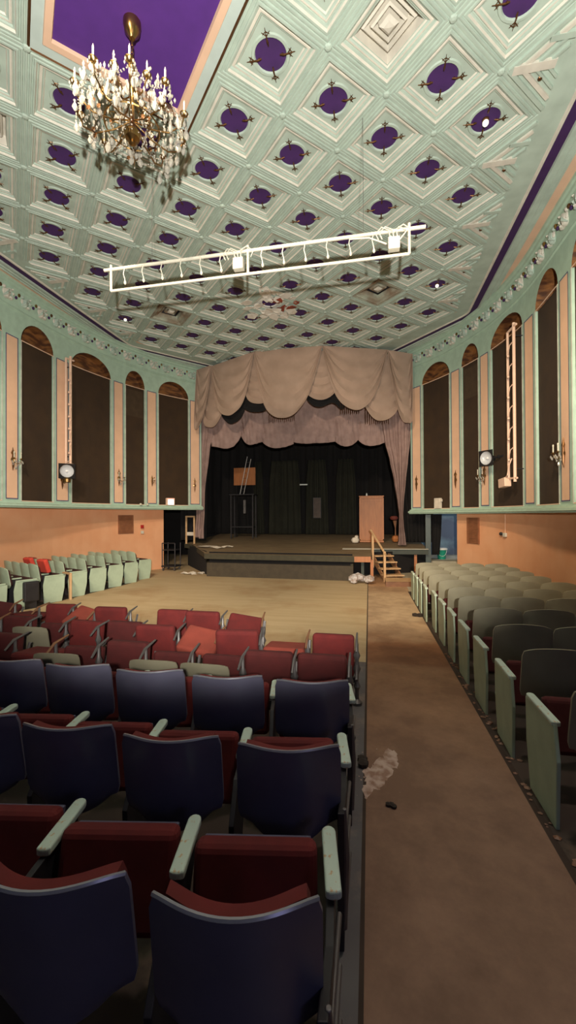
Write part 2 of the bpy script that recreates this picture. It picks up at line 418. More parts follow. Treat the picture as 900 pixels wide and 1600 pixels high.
# the great purple diamond
x, y = cc(0, -3)
dm = MB(); R2 = CD
def dd(r, z): return [(x+r, y, z), (x, y+r, z), (x-r, y, z), (x, y-r, z)]
lv = [(R2, H, bronze), (R2-.02, H-.012, bronze), (R2-.045, H, bluegrey_band), (R2-.22, H, peach_c), (R2-.23, H-.015, peach_c), (R2-.345, H-.015, peach_c), (R2-.36, H+.03, purple)]
dm.grid([dd(r, z) for r, z, m in lv], None, True, mf=lambda i: lv[i][2]); dm.cap(dd(R2-.36, H+.03), purple)
dm.build('purple_diamond_panel', ceiling)
# stars at the coffer crossings
st = MB()
for (i, j) in cof:
    x, y = cc(i, j); st.ball((x, y+R1, H-.005), .05, mint_c, 8, (1, 1, .5))
st.build('crossing_boss', ceiling)

# purple stripe and green cornice mouldings
def stripe_path(side):
    hw_ = {1: 5.42, -1: 5.19}[side]; h2 = hw_-2.12
    P = [Vector((AX+side*hw_, y)) for y in (1.0, 3, 5, 7, 9, 10, 11, 11.6, 12.1)]
    for k in range(5):            # slightly rounded corner
        t = k/4; a = Vector((AX+side*hw_, 12.30))
        p0 = Vector((AX+side*hw_, 12.15)); p2 = Vector((AX+side*(hw_-.2), 12.52))
        P.append(p0*(1-t)**2+a*2*t*(1-t)+p2*t*t)
    for t in (.25, .5, .75, 1.0): P.append(Vector((AX+side*(hw_-.2+(h2-hw_+.2)*t), 12.52+(14.72-12.52)*t)))
    return P
def cornice(side, name):
    P = stripe_path(side); b = MB(); n = len(P)
    prof = [(-.36, -.005, mint_c), (-.05, -.008, cream), (-.03, -.03, cream), (.0, -.03, mint_c), (.0, -.012, purple_d), (.16, -.012, mint_c), (.17, -.05, mint_c), (.21, -.05, mint_c), (.22, -.02, mint_c), (.29, -.02, mint_c), (.30, -.04, mint_c),
            (.33, -.04, mint_c), (.34, -.015, mint_c), (.39, -.015, mint_c), (.40, -.035, mint_c), (.42, -.035, mint_c)]
    for a in range(len(prof)-1):
        rows = []
        for off, dz, m in (prof[a], prof[a+1]):
            row = []
            for k, p in enumerate(P):
                t = (P[min(k+1, n-1)]-P[max(k-1, 0)]).normalized(); nrm = Vector((t.y, -t.x))*side
                q = p+nrm*off
                wx = wall_x(side, min(q.y, 15.5), -.06)
                if (q.x-wx)*side > 0: q = Vector((wx, q.y))
                row.append((q.x, q.y, H+dz))
            rows.append(row)
        b.grid(rows, prof[a][2])
    struct(b, name, ceiling)
cornice(1, 'cornice_moulding'); cornice(-1, 'cornice_moulding')
for side in (1, -1):              # peach band between the mouldings and the frieze
    b = MB(); ss = [-8.4+.4*k for k in range(37)]
    b.grid([[W(side, s, H-.003, -.14) for s in ss if s < 6.1], [W(side, s, H-.003, -.62) for s in ss if s < 6.1]], peach_c)
    b.build('peach_cornice_band', ceiling)

# ------------------------------------------------------------------ side walls
BAYS = [('P', 5.47, 5.93), ('A', 4.22, 5.44), ('P', 3.73, 4.17), ('A', 2.93, 3.68), ('P', 2.44, 2.87), ('A', .93, 2.38), ('P', .35, .85),
        ('A', -.76, .30), ('P', -1.24, -.82), ('A', -2.40, -1.30), ('P', -2.88, -2.45), ('A', -4.20, -2.93), ('P', -4.72, -4.26), ('A', -5.9, -4.78), ('P', -6.4, -5.95), ('A', -7.6, -6.45)]
SPR = 4.40; RISE = .55
ZB = {1: .02, -1: .22}
def frange(a, b, n): return [a+(b-a)*k/n for k in range(n+1)]
for side in (1, -1):
    nm = 'wall_right' if side > 0 else 'wall_left'
    zb = ZB[side]; zp = zb+.16; 
    b = MB()
    def quad(s0, s1, z0, z1, m=mint, off=0.0, n=None):
        n = n or max(1, int(abs(s1-s0)/.3)+1)
        b.grid([[W(side, s, z0, off) for s in frange(s0, s1, n)], [W(side, s, z1, off) for s in frange(s0, s1, n)]], m)
    edges = sorted([(a, c) for t, a, c in BAYS if t == 'A'])
    prev = -8.2
    for a, c in edges:
        quad(prev, a, zb, H); prev = c
        quad(a, c, zb, zp)
        n = 16; cs = (a+c)/2; hw = (c-a)/2
        S = [cs-hw*cos(pi*k/n) for k in range(n+1)]; Z = [SPR+RISE*sin(pi*k/n) for k in range(n+1)]
        b.grid([[W(side, s, z) for s, z in zip(S, Z)], [W(side, s, H) for s in S]], mint)
        b.grid([[W(side, s, z) for s, z in zip(S, Z)], [W(side, s, z, .30) for s, z in zip(S, Z)]], wood_l)   # reveal of the arch
        b.grid([[W(side, a, z), W(side, a, z, .06)] for z in (zp, SPR)], mint); b.grid([[W(side, c, z), W(side, c, z, .06)] for z in (zp, SPR)], mint)
    quad(prev, 5.97, zb, H)
    b.grid([[W(side, 5.97, zb), W(side, 5.97, H)], [W(side, 5.97, zb, .35), W(side, 5.97, H, .35)]], mint)
    quad(-8.2, 5.97, zb, H, black, .36)
    wall = struct(b, nm)
    # ledge under the panels
    b = MB(); pr = [(0, zb+.15), (-.05, zb+.145), (-.06, zb+.11), (-.13, zb+.09), (-.14, zb+.04), (-.10, zb+.03), (-.09, zb), (.34, zb)]
    b.grid([[W(side, s, z, o_) for s in frange(-8.2, 5.99, 60)] for o_, z in pr], mint); b.build('ledge', wall)
    # fabric panels and lunettes
    for t, a, c in BAYS:
        if t == 'A':
            b = MB(); ss = frange(a, c, 6)
            b.grid([[W(side, s, z, .05) for s in ss] for z in (zp, SPR)], fabric)
            if (a, c) == (2.93, 3.68): b.grid([[W(side, s, z, .045) for s in frange(a+.05, c-.05, 4)] for z in (3.4, 4.3)], mat('faded_brown_fabric', (.06, .036, .018), .95))
            b.build('fabric_panel', wall)
            b = MB()
            b.grid([[W(side, s, z, -.012) for z in (zp, SPR)] for s in (a-.012, a+.012)], pale_line)
            b.grid([[W(side, s, z, -.012) for z in (zp, SPR)] for s in (c-.012, c+.012)], pale_line)
            b.grid([[W(side, s, z, .0) for s in ss] for z in (SPR-.012, SPR+.012)], peach_c)
            b.grid([[W(side, s, z, .0) for s in ss] for z in (zp, zp+.02)], peach_c)
            b.build('panel_trim', wall, solid=.006)
            b = MB(); b.grid([[W(side, s, z, .30) for s in ss] for z in (SPR-.02, SPR+RISE+.03)], wood_l)
            b.grid([[W(side, s, SPR-.005, o_) for s in ss] for o_ in (.05, .30)], wood_l)
            b.build('lunette_back', wall)
        else:
            i = .055; b = MB()
            z0 = zp+.07; z1 = SPR-.02
            b.grid([[W(side, s, z0-.0, -.012) for s in frange(a+i, c-i, 3)], [W(side, s, z1, -.012) for s in frange(a+i, c-i, 3)]], peach)
            l = .022; f = -.018
            for q0, q1, w0, w1 in ((a+i-l, a+i, z0-l, z1+l), (c-i, c-i+l, z0-l, z1+l), (a+i, c-i, z0-l, z0), (a+i, c-i, z1, z1+l)):
                b.grid([[W(side, q0, w0, f), W(side, q1, w0, f)], [W(side, q0, w1, f), W(side, q1, w1, f)]], blue_line)
            b.build('peach_pilaster_panel', wall)
    # frieze
    b = MB(); pr = [(0, 5.06), (-.03, 5.08), (-.03, 5.11), (-.012, 5.13), (-.03, 5.2), (-.06, 5.5), (-.07, 5.56), (-.11, 5.58), (-.12, 5.63), (-.16, 5.65), (-.17, 5.70)]
    b.grid([[W(side, s, z, o_) for s in frange(-8.2, 5.97, 60)] for o_, z in pr], mint)
    b.build('frieze_band', wall, smooth=True)
    b = MB(); s = -8.0; k = 0
    while s < 5.8:
        # curling leaf, twig and berry, repeated
        for dz, ds, r, sc in ((5.32, 0, .085, (1, 1, 1.5)), (5.43, .08, .06, (1, 1, .9)), (5.26, .12, .055, (1, 1, .9)), (5.46, -.06, .045, (1, 1, 1)), (5.38, .17, .05, (1.2, 1, .7))):
            b.ball(W(side, s+ds, dz, -.06), r, cream if k % 2 else mint_c, 8, sc)
        b.ball(W(side, s+.07, 5.24, -.08), .05, cream, 6, (1.3, .8, .6)); b.ball(W(side, s-.09, 5.34, -.08), .045, cream, 6, (.7, .8, 1.5)); b.ball(W(side, s+.15, 5.47, -.08), .035, cream, 6, (1.4, .8, .7))
        b.tube([W(side, s-.10, 5.22, -.07), W(side, s-.03, 5.30, -.13), W(side, s+.04, 5.42, -.10), W(side, s+.12, 5.40, -.09), W(side, s+.18, 5.28, -.07)], [.012, .03, .022, .02, .008], mint_c, 6)
        b.ball(W(side, s+.26, 5.34, -.08), .032, purple_d, 8, (1, 1, 1.3)); b.ball(W(side, s+.35, 5.44, -.08), .032, gold if k % 3 else bronze, 8, (1, 1, 1.5))
        s += .52; k += 1
    b.build('frieze_ornament', wall, smooth=True)
# lower walls, set back under the upper ones
LOW = {1: (.32, 4.30), -1: (.62, 4.75)}
for side in (1, -1):
    off, s1 = LOW[side]; b = MB()
    S = frange(-8.2, s1, 40)
    b.grid([[W(side, s, z, off) for s in S] for z in (-2.05, .0, ZB[side]+.02)], orange_wall)
    b.grid([[W(side, s1, z, off), W(side, s1, z, off+.3)] for z in (-2.05, ZB[side]+.02)], orange_wall)
    b.grid([[W(side, s, ZB[side]+.012, .0) for s in S], [W(side, s, ZB[side]+.012, off+.3) for s in S]], orange_wall)
    lw = struct(b, 'wall_lower_right' if side > 0 else 'wall_lower_left')
# ------------------------------------------------------------------ stage house
b = MB()
for (x0, y0, x1, y1) in ((-11, 19.6, 7, 19.6), (-11, 13.5, -11, 19.6), (7, 13.5, 7, 19.6), (-11, 13.5, -8.9, 13.9), (4.0, 13.8, 7, 13.5)):
    b.grid([[(x0, y0, -2.05), (x1, y1, -2.05)], [(x0, y0, 8.0), (x1, y1, 8.0)]], black)
b.grid([[(-11, 14.9, 8.0), (7, 14.9, 8.0)], [(-11, 19.6, 8.0), (7, 19.6, 8.0)]], black)
b.grid([[(-11, 14.95, 5.6), (7, 14.95, 5.6)], [(-11, 14.95, 8.0), (7, 14.95, 8.0)]], black)
struct(b, 'wall_stagehouse')
# masking walls beside the opening, above and behind the upper side walls
b = MB()
for x0, x1 in ((-9.2, -6.75), (1.55, 4.2)):
    b.box(((x0+x1)/2, 15.25, 3.0), (x1-x0, .1, 5.6), black)
struct(b, 'wall_proscenium')
b = MB(); b.box((3.2, 17.2, -.9), (2.3, .1, 2.4), blue_wall); b.box((4.25, 16.0, -.9), (.1, 2.4, 2.4), blue_wall)
struct(b, 'wall_passage')
# ------------------------------------------------------------------ stage platform
def rake(y): return -1.26+.05*max(0, y-12.6)
deck = [(-7.3, 19.5), (-7.3, 15.3), (-6.85, 15.05), (-5.48, 12.95), (-5.34, 12.66), (-.44, 12.46), (.05, 12.5), (.12, 14.25), (1.95, 14.3), (1.95, 19.5)]
b = MB()
top = [Vector((x, y, rake(y))) for x, y in deck]
b.face([top[0], top[1], top[2], top[3], Vector((-5.48, 19.5, rake(19.5)))], stage_top)
b.face([Vector((-5.48, 19.5, rake(19.5))), top[3], top[4], top[5], top[6], top[7], Vector((.12, 19.5, rake(19.5)))], stage_top)
b.face([Vector((.12, 19.5, rake(19.5))), top[7], top[8], top[9]], stage_top)
for k in range(1, 9):
    a, c = top[k-1], top[k]
    dz = .17
    m = {4: stage_face, 5: stage_face, 6: oak, 8: dark_paint}.get(k, stage_face)
    b.face([a, c, c-Vector((0, 0, dz)), a-Vector((0, 0, dz))], m)
stage = b.build('stage', None, merge=False); tag(stage, kind='structure')
b = MB(); 
b.face([(-5.22, 12.80, -1.2), (-.50, 12.60, -1.2), (-.50, 12.60, -2.02), (-5.22, 12.80, -2.02)], black)
b.box((-2.86, 12.60, -1.78), (4.78, .10, .46), mat('stage_apron_board', (.060, .045, .028), .8), Matrix.Rotation(-.041, 3, 'Z'))
b.box((-.52, 13.0, -1.75), (.08, .8, .5), stage_face)
b.build('apron_base', stage)
b = MB(); b.face([(-7.2, 15.4, -1.2), (-5.40, 13.0, -1.2), (-5.40, 13.0, -2.02), (-7.2, 15.4, -2.02)], black)
b.face([(-.5, 13.6, -1.25), (2.0, 14.9, -1.25), (2.0, 14.9, -2.02), (-.5, 13.6, -2.02)], black); b.build('understage_dark_sheet', stage)  # black sheets put in for the dark open space below the deck
b = MB(); b.prism([(-.9, 14.10, rake(14.1)+.004), (1.95, 14.26, rake(14.26)+.004), (1.95, 14.42, rake(14.4)+.004), (-.9, 14.34, rake(14.3)+.004)], (0, 0, .012), white_p); b.build('pale_edge_board', stage)
for x, y, m in ((.08, 12.66, oak), (.16, 14.1, dark_paint), (1.55, 14.5, oak), (-.2, 12.75, dark_paint)):
    b = MB(); b.box((x, y, -1.68), (.09, .09, .62), m); b.build('support_post', stage)

def PX(x, z, y0, y1): f = y1/y0; return (x*f, y1, z*f)
# ------------------------------------------------------------------ drapes
def bow(x): return 13.65+.85*min(1, ((x+2.4)/3.8)**2)
def swag(b, out, m, dy=0.0, n=26, folds=5, amp=.055, m_in=None):
    # outline polyline resampled, lofted up to the line that joins its two ends
    P = [Vector((x, z)) for x, z in out]
    # Catmull-Rom resample
    S = []
    for k in range(len(P)-1):
        p0, p1, p2, p3 = P[max(k-1, 0)], P[k], P[k+1], P[min(k+2, len(P)-1)]
        for q in range(6):
            t = q/6
            S.append(.5*((2*p1)+(p2-p0)*t+(2*p0-5*p1+4*p2-p3)*t*t+(3*p1-p0-3*p2+p3)*t**3))
    S.append(P[-1]); N_ = len(S)
    A, Z = P[0], P[-1]; rows = []
    for iw in range(17):
        wv = iw/16; row = []
        for k, p in enumerate(S):
            t = k/(N_-1); top = A.lerp(Z, t); q = p.lerp(top, wv)
            f = bow(q.x)/14.2
            y = 14.2*f+dy-.16*sin(pi*t)*(1-wv*.8)-amp*sin(wv*folds*2*pi*.9+3.1*t)*sin(pi*t)**.6*(.4+.6*(1-wv))
            row.append((q.x*f, y, q.y*f))
        rows.append(row)
    b.grid(rows, m)
    hem = [Vector(p)+Vector((0, -.004, 0)) for p in rows[0]]
    b.tube(hem, .012, m, 5)
val = thing('valance_curtain', 'beige scalloped swag valance hanging across the top of the stage opening', 'curtain', (-2.4, 14.0, 3.2))
VO = Vector((-2.4, 14.0, 3.2))
def vchild(mb, name, parent, O):
    o = mb.build(name, parent, smooth=True)
    o.data.transform(Matrix.Translation(-Vector(O))); return o
SW = [([(-6.24, 5.42), (-6.27, 4.3), (-6.26, 3.22), (-6.05, 3.32), (-5.86, 3.9), (-5.74, 4.7), (-5.67, 5.55)], -.04),
      ([(-5.67, 5.52), (-5.60, 4.7), (-5.42, 4.0), (-5.22, 3.70), (-4.95, 3.61), (-4.75, 3.69), (-4.48, 3.98), (-4.28, 4.6), (-4.04, 5.93)], -.02),
      ([(-6.15, 5.4), (-6.1, 4.4), (-5.98, 3.45), (-5.75, 3.26), (-5.5, 3.33), (-5.25, 3.8), (-5.0, 4.6), (-4.9, 5.6)], .14),
      ([(-4.7, 5.85), (-4.5, 4.9), (-4.28, 4.22), (-3.95, 4.03), (-3.6, 4.10), (-3.3, 4.6), (-3.15, 5.85)], .14),
      ([(-4.04, 5.93), (-3.92, 5.0), (-3.72, 4.2), (-3.52, 3.74), (-3.25, 3.49), (-2.98, 3.42), (-2.68, 3.46), (-2.41, 3.66), (-2.10, 4.1), (-1.85, 4.8), (-1.56, 5.93)], -.03),
      ([(-2.6, 5.85), (-2.4, 4.8), (-2.05, 4.22), (-1.6, 4.02), (-1.17, 4.22), (-.9, 4.8), (-.75, 5.8)], .14),
      ([(-1.56, 5.93), (-1.42, 5.2), (-1.20, 4.4), (-.93, 3.88), (-.55, 3.60), (-.2, 3.60), (.15, 3.95), (.45, 4.7), (.66, 5.60)], -.01),
      ([(-.6, 5.7), (-.35, 4.3), (-.05, 3.62), (.2, 3.27), (.45, 3.18), (.75, 3.28), (.98, 3.6), (1.1, 4.4), (1.15, 5.4)], .10),
      ([(.66, 5.58), (.78, 4.6), (.95, 3.6), (1.12, 3.12), (1.28, 3.04), (1.42, 3.12), (1.45, 4.0), (1.46, 5.38)], -.05)]
for out, dy in SW:
    b = MB(); swag(b, out, curtain, dy); vchild(b, 'swag', val, VO)
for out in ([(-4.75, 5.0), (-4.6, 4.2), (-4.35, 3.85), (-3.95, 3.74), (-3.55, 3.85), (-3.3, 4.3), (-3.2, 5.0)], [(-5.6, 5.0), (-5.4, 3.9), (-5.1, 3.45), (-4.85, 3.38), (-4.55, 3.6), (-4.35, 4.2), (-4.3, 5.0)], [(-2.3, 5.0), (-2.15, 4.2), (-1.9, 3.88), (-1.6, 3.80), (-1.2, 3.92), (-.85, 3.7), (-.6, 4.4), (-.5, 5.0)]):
    b = MB(); swag(b, out, black, .22); vchild(b, 'black_scallop', val, VO)  # black scallops filling the dark crescents behind the outer swags
b = MB()  # dark strands standing in for the swags' shade, fringe between the swags
for x0, x1, z in ((-3.5, -2.5, 3.35), (-.95, -.2, 3.5), (-.1, .8, 3.1)):
    for k in range(int((x1-x0)/.07)):
        x = x0+k*.07; f = (bow(x)+.06)/14.2; b.tube([(x*f, 14.2*f, (z+.9)*f), ((x+.01)*f, 14.2*f, (z+.02*sin(k*2.1))*f)], .010, bronze, 4)
vchild(b, 'shade_fringe', val, VO)
inn = thing('inner_valance_curtain', 'mauve gathered inner valance with a wavy hem behind the beige swags', 'curtain', (-2.6, 15.0, 2.5))
IO = Vector((-2.6, 15.0, 2.5))
IS = [(-6.0, -4.79, 2.62, 2.70, 3.11), (-4.79, -3.95, 2.72, 3.11, 2.80), (-3.95, -2.75, 2.55, 2.80, 2.68), (-2.75, -1.6, 2.66, 2.74, 2.78), (-2.2, -1.2, 2.66, 2.8, 2.70), (-1.2, -.37, 2.52, 2.72, 2.74), (-.37, .62, 2.50, 2.74, 2.62)]
for x0, x1, zb_, zl, zr in IS:
    b = MB(); rows = []
    for iw in range(15):
        wv = iw/14; row = []
        for k in range(25):
            t = k/24; zl_ = zl*(1-t)+zr*t
            z = zl_-(zl_-zb_)*sin(pi*t)**.8*1.15; z = z*(1-wv)+4.7*wv
            y = 15.0-.10*sin(pi*t)-.035*sin(wv*16+2*sin(t*9)+t*5)-.015*sin(t*40+wv*9)
            row.append((x0+(x1-x0)*t, y, z))
        rows.append(row)
    b.grid(rows, curtain_in); b.tube([Vector(p)+Vector((0, -.004, 0)) for p in rows[0]], .012, curtain_in, 5); vchild(b, 'scallop', inn, IO)
def drape(name, label, prof, m, y0, parent=None, folds=7, amp=.05, cat='curtain', group=None, ph=0):
    """prof: list (z, xleft, xright) from top to bottom"""
    O = Vector(((prof[-1][1]+prof[-1][2])/2, y0, prof[-1][0])); b = MB(); rows = []; n = folds*6
    zs = []
    for k in range(len(prof)-1):
        for q in range(6):
            t = q/6; t2 = t*t*(3-2*t)*.5+t*.5; a, c = prof[k], prof[k+1]; zs.append((a[0]+(c[0]-a[0])*t, a[1]+(c[1]-a[1])*t2, a[2]+(c[2]-a[2])*t2))
    zs.append(prof[-1])
    for z, xl, xr in zs:
        rows.append([((xl+(xr-xl)*k/n), y0-amp*sin(2*pi*folds*k/n+ph+.4*sin(z*1.3))-amp*.3*sin(2*pi*folds*2.3*k/n), z) for k in range(n+1)])
    b.grid(rows, m); o = b.build(name, parent, smooth=True, solid=.01, loc=(O.x, O.y, O.z+E)); o.data.transform(Matrix.Translation(-O))
    if parent is None: tag(o, label, cat, group)
    return o
drape('side_curtain', 'narrow beige side curtain at the far left, its tail hanging next to the wall ledge', [(4.3, -6.75, -6.15), (2.5, -6.72, -6.25), (1, -6.66, -6.42), (0, -6.66, -6.50), (-.5, -6.70, -6.54), (-.86, -6.72, -6.52)], curtain_in, 15.05, folds=4, amp=.03)
drape('side_curtain', 'beige side curtain left of the stage opening, its tail hanging beside the black stage', [(4.3, -6.35, -5.9), (3.2, -6.35, -5.92), (2.6, -6.38, -6.06), (.9, -6.42, -6.28), (0, -6.42, -6.30), (-.5, -6.46, -6.34), (-.9, -6.52, -6.33)], curtain_in, 14.95, folds=4, amp=.03)
drape('side_curtain', 'beige side curtain right of the stage opening, gathered to a thin tail behind the podium', [(4.3, .45, 1.48), (3.2, .50, 1.48), (2.6, .57, 1.44), (1.9, .74, 1.36), (1.2, .88, 1.28), (.4, 1.00, 1.20), (0, 1.05, 1.18), (-.4, 1.04, 1.20), (-.9, 1.03, 1.26), (-1.08, 1.00, 1.28)], curtain_in, 14.9, folds=7, amp=.035)
drape('stage_leg_curtain', 'black drape at the left side of the stage behind the beige curtain', [(5.0, -7.6, -6.3), (0, -7.6, -6.45), (-1.0, -7.6, -6.5)], black, 15.6, folds=8)
drape('stage_leg_curtain', 'black drape at the right side of the stage behind the podium', [(5.0, .6, 2.3), (1.5, 1.1, 2.3), (0, 1.25, 2.3), (-1.02, 1.3, 2.3)], black, 15.6, folds=8)
drape('backdrop_curtain', 'wide black backdrop curtain across the back of the stage', [(5.5, -8.5, 2.6), (2, -8.5, 2.6), (-.9, -8.5, 2.6)], black, 19.3, folds=26, amp=.08)
for x0, x1, lab in ((-5.5, -5.0, 'dim olive drape strip, leftmost on the black backdrop'), (-4.7, -3.2, 'widest dim olive drape strip in the middle of the black backdrop'), (-2.9, -1.9, 'dim olive drape strip right of the middle of the black backdrop'), (-1.5, -.6, 'dim olive drape strip on the backdrop just left of the podium')):
    drape('backdrop_strip', lab, [(2.6, x0+.1, x1-.1), (1.5, x0, x1), (-.9, x0-.05, x1+.05)], dark_green, 19.05, folds=5, amp=.05)

# ------------------------------------------------------------------ stage things
t = thing('podium', 'tall orange-brown wooden podium standing at the right of the stage', 'podium', (.10, 16.4, rake(16.4)))
b = MB(); b.box((0, 0, .90), (.80, .55, 1.70), oak); b.build('body', t, bevel=.01)
b = MB(); b.box((0, 0, .035), (.92, .62, .07), oak); b.box((0, 0, .10), (.86, .58, .05), oak); b.build('plinth', t, bevel=.008)
b = MB(); b.box((0, 0, 1.78), (.95, .66, .05), oak); b.box((0, -.30, 1.73), (.90, .03, .07), oak); b.build('top', t, bevel=.008)
b = MB(); b.box((-.43, -.26, .92), (.07, .07, 1.6), oak); b.box((.43, -.26, .92), (.07, .07, 1.6), oak); b.box((0, -.285, 1.62), (.80, .02, .08), oak); b.build('corner_frame', t)
b = MB(); b.tube([(0, 0, 0), (0, 0, .05), (0, 0, .06), (0, 0, .10)], [.035, .035, .02, .02], white_plastic, 10)
o = b.build('bottle', None, loc=(-.08, 16.35, rake(16.4)+1.82+E)); tag(o, 'small white bottle standing on top of the podium', 'bottle')
b = MB(); b.ball((0, 0, .12), .16, paper, 8, (1, .7, .8)); b.ball((.05, 0, .24), .08, paper, 6)
o = b.build('cloth_bundle', None, loc=(-.52, 15.9, rake(15.9)+E), smooth=True); tag(o, 'crumpled off-white cloth on the stage floor by the left of the podium', 'cloth')
b = MB(); b.ball((0, 0, .15), .15, oak, 8, (1, 1, 1)); b.tube([(0, 0, .2), (0, 0, .55), (-.02, 0, .85)], [.03, .02, .08], brown_wood, 8); b.ball((-.05, 0, .95), .13, mat('rusty_red', (.16, .03, .02), .7), 8, (1.2, .8, .7))
o = b.build('red_prop', None, loc=(1.0, 16.2, rake(16.2)+E), smooth=True); tag(o, 'dull red round stage prop on a stick, right of the podium', 'prop')
# plywood panel, ladder rails, stand
t = thing('plywood_panel', 'orange plywood panel standing high at the left back of the stage', 'panel', (-5.6, 18.0, rake(18)))
b = MB(); b.box((0, 0, 2.78), (1.03, .03, .80), oak); b.build('board', t)
b = MB()
for x in (-.4, .4): b.box((x, .05, 1.4), (.05, .05, 2.8), black)
b.build('support_frame', t)
t = thing('ladder', 'slanting silver ladder rails in front of the orange plywood panel', 'ladder', (-5.65, 17.6, rake(17.6)+1.95))
for x in (0, .17):
    b = MB(); b.tube([(x-.05, 0, 0), (x+.27, .1, 1.72-(.12 if x else 0))], .016, mat('aluminium', (.8, .8, .8), .3, metal=.6), 6); b.build('rail', t)
b = MB()
for k in range(6): b.tube([(-.02+k*.045, .02*k, .25+k*.24), (.15+k*.045, .02*k, .25+k*.24)], .007, iron_l, 5)
b.build('rung', t)
t = thing('equipment_stand', 'tall black equipment table on the left of the stage under the ladder', 'stand', (-5.5, 17.5, rake(17.5)))
b = MB(); b.box((0, 0, 1.93), (1.15, .6, .04), iron); b.build('top', t)
for x in (-.5, .5):
    for y in (-.25, .25):
        b = MB(); b.box((x, y, .95), (.05, .05, 1.9), iron); b.build('leg', t)
b = MB(); b.box((0.06, 0, 1.4), (.10, .12, .6), iron_l); b.box((0, 0, .5), (1.0, .5, .04), iron); b.build('shelf', t)
b = MB(); b.box((0, 0, 0), (.36, .05, .05), white_plastic); b.box((0, .04, .03), (.40, .03, .02), iron)
o = b.build('light_bar', None, loc=(-2.98, 18.8, 1.42+E)); tag(o, 'small pale light bar fixed high on the middle of the backdrop', 'light')
b = MB(); b.box((0, 0, 0), (.32, .02, .90), mat('grey_card', (.11, .085, .075), .9)); b.box((0, .02, 0), (.36, .02, .94), iron)
o = b.build('grey_panel', None, loc=(-2.35, 18.75, .33+E)); tag(o, 'narrow grey-beige panel hanging in the middle of the backdrop', 'panel')
# papers on the left wing
for k, (x, y, s_) in enumerate(((-5.9, 14.2, .5), (-5.4, 14.0, .35), (-5.1, 14.25, .28))):
    b = MB(); pts = []
    for a in range(9):
        q = 2*pi*a/9; r = s_*random.uniform(.6, 1); pts.append(Vector((r*cos(q), r*.5*sin(q), random.uniform(.0, .06))))
    c0 = Vector((0, 0, .07))
    for a in range(9): b.face([c0, pts[a], pts[(a+1) % 9]], paper)
    o = b.build('paper_sheet', None, loc=(x, y, rake(y)+.005+E), solid=.003); tag(o, ['largest crumpled white sheet on the left wing of the stage', 'middle crumpled white sheet on the left wing of the stage', 'small crumpled white sheet, rightmost on the left wing of the stage'][k], 'sheet', 'crumpled sheets on the stage')
# wooden frame on the left wing
t = thing('timber_stand', 'narrow open pine frame standing at the left wing of the stage', 'stand', (-7.02, 14.75+.5, rake(15.25)))
for x in (-.17, .17): b = MB(); b.box((x, 0, .56), (.06, .05, 1.12), pine); b.build('upright', t)
b = MB(); b.box((0, 0, 1.09), (.28, .05, .06), pine); b.box((0, 0, .40), (.28, .05, .14), paper); b.build('crossbar', t)
# cart left of the stage
t = thing('equipment_cart', 'black wheeled cart in the dark gap left of the stage', 'cart', (-7.15, 13.9, -2.0))
b = MB(); b.box((0, 0, .16), (.55, .5, .04), iron); b.box((0, 0, .75), (.5, .45, .03), iron)
for x in (-.25, .25):
    for y in (-.22, .22): b.tube([(x, y, .1), (x, y, 1.0)], .018, iron, 6)
b.tube([(-.25, -.22, 1.0), (.25, -.22, 1.0)], .018, iron, 6); b.build('frame', t)
for x in (-.22, .22):
    for y in (-.2, .2): b = MB(); b.tube([(x-.02, y, .05), (x+.02, y, .05)], .05, iron_l, 10); b.build('wheel', t)
# stairs
t = thing('stage_stairs', 'small pine staircase with a handrail leading up to the right of the stage', 'stairs', (.80, 12.45, -2.0), math.radians(19))
for k in range(4):
    b = MB(); b.box((0, .30+.27*k, .17*(k+1)-.015+.01), (.62 if k else .62, .29, .035), pine); b.build('tread', t)
for x in (-.29, .27):
    b = MB(); pts = [(x, .12, 0), (x, .30, 0), (x, 1.38, .52), (x, 1.38, .72), (x, 1.22, .72)]; b.prism([Vector(p) for p in pts], (.03, 0, 0), mat('stringer_wood', (.34, .17, .08), .7)); b.build('stringer', t)
b = MB(); b.box((.28, .75, .28), (.03, .09, .5), brown_wood); b.build('side_brace', t)
b = MB(); b.box((0, 1.3, .3), (.6, .03, .5), black); b.build('back_board', t)
for y, z0, z1 in ((.12, .0, .90), (1.15, .30, 1.36)): b = MB(); b.box((-.33, y, (z0+z1)/2), (.06, .06, z1-z0), pine); b.build('rail_post', t)
b = MB(); b.tube([(-.33, .05, .83), (-.33, 1.32, 1.50)], .032, pine, 6); b.build('handrail', t)
b = MB(); b.prism([Vector(p) for p in ((-.1, -.55, .0), (1.0, -.40, .0), (1.25, .25, .0), (-.1, .25, .0))], (0, 0, .13), brown_wood)
b.face([(-.1, -.55, .135), (1.0, -.40, .135), (1.25, .25, .135), (-.1, .25, .135)], pine)
o = b.build('step_platform', None, loc=(.55, 12.2, -2.0+E)); tag(o, 'low wooden platform on the floor at the foot of the pine stairs', 'platform')
# rubbish bag
b = MB()
for k in range(14):
    a = random.uniform(0, 2*pi); b.ball((random.uniform(-.28, .28), random.uniform(-.15, .15), .08+random.uniform(0, .14)), random.uniform(.07, .13), debris_m, 7, (1.2, 1, .9))
o = b.build('plastic_bag', None, loc=(-.22, 12.05, -2.0+E)); tag(o, 'heap of crumpled clear plastic on the floor in front of the stage', 'bag')
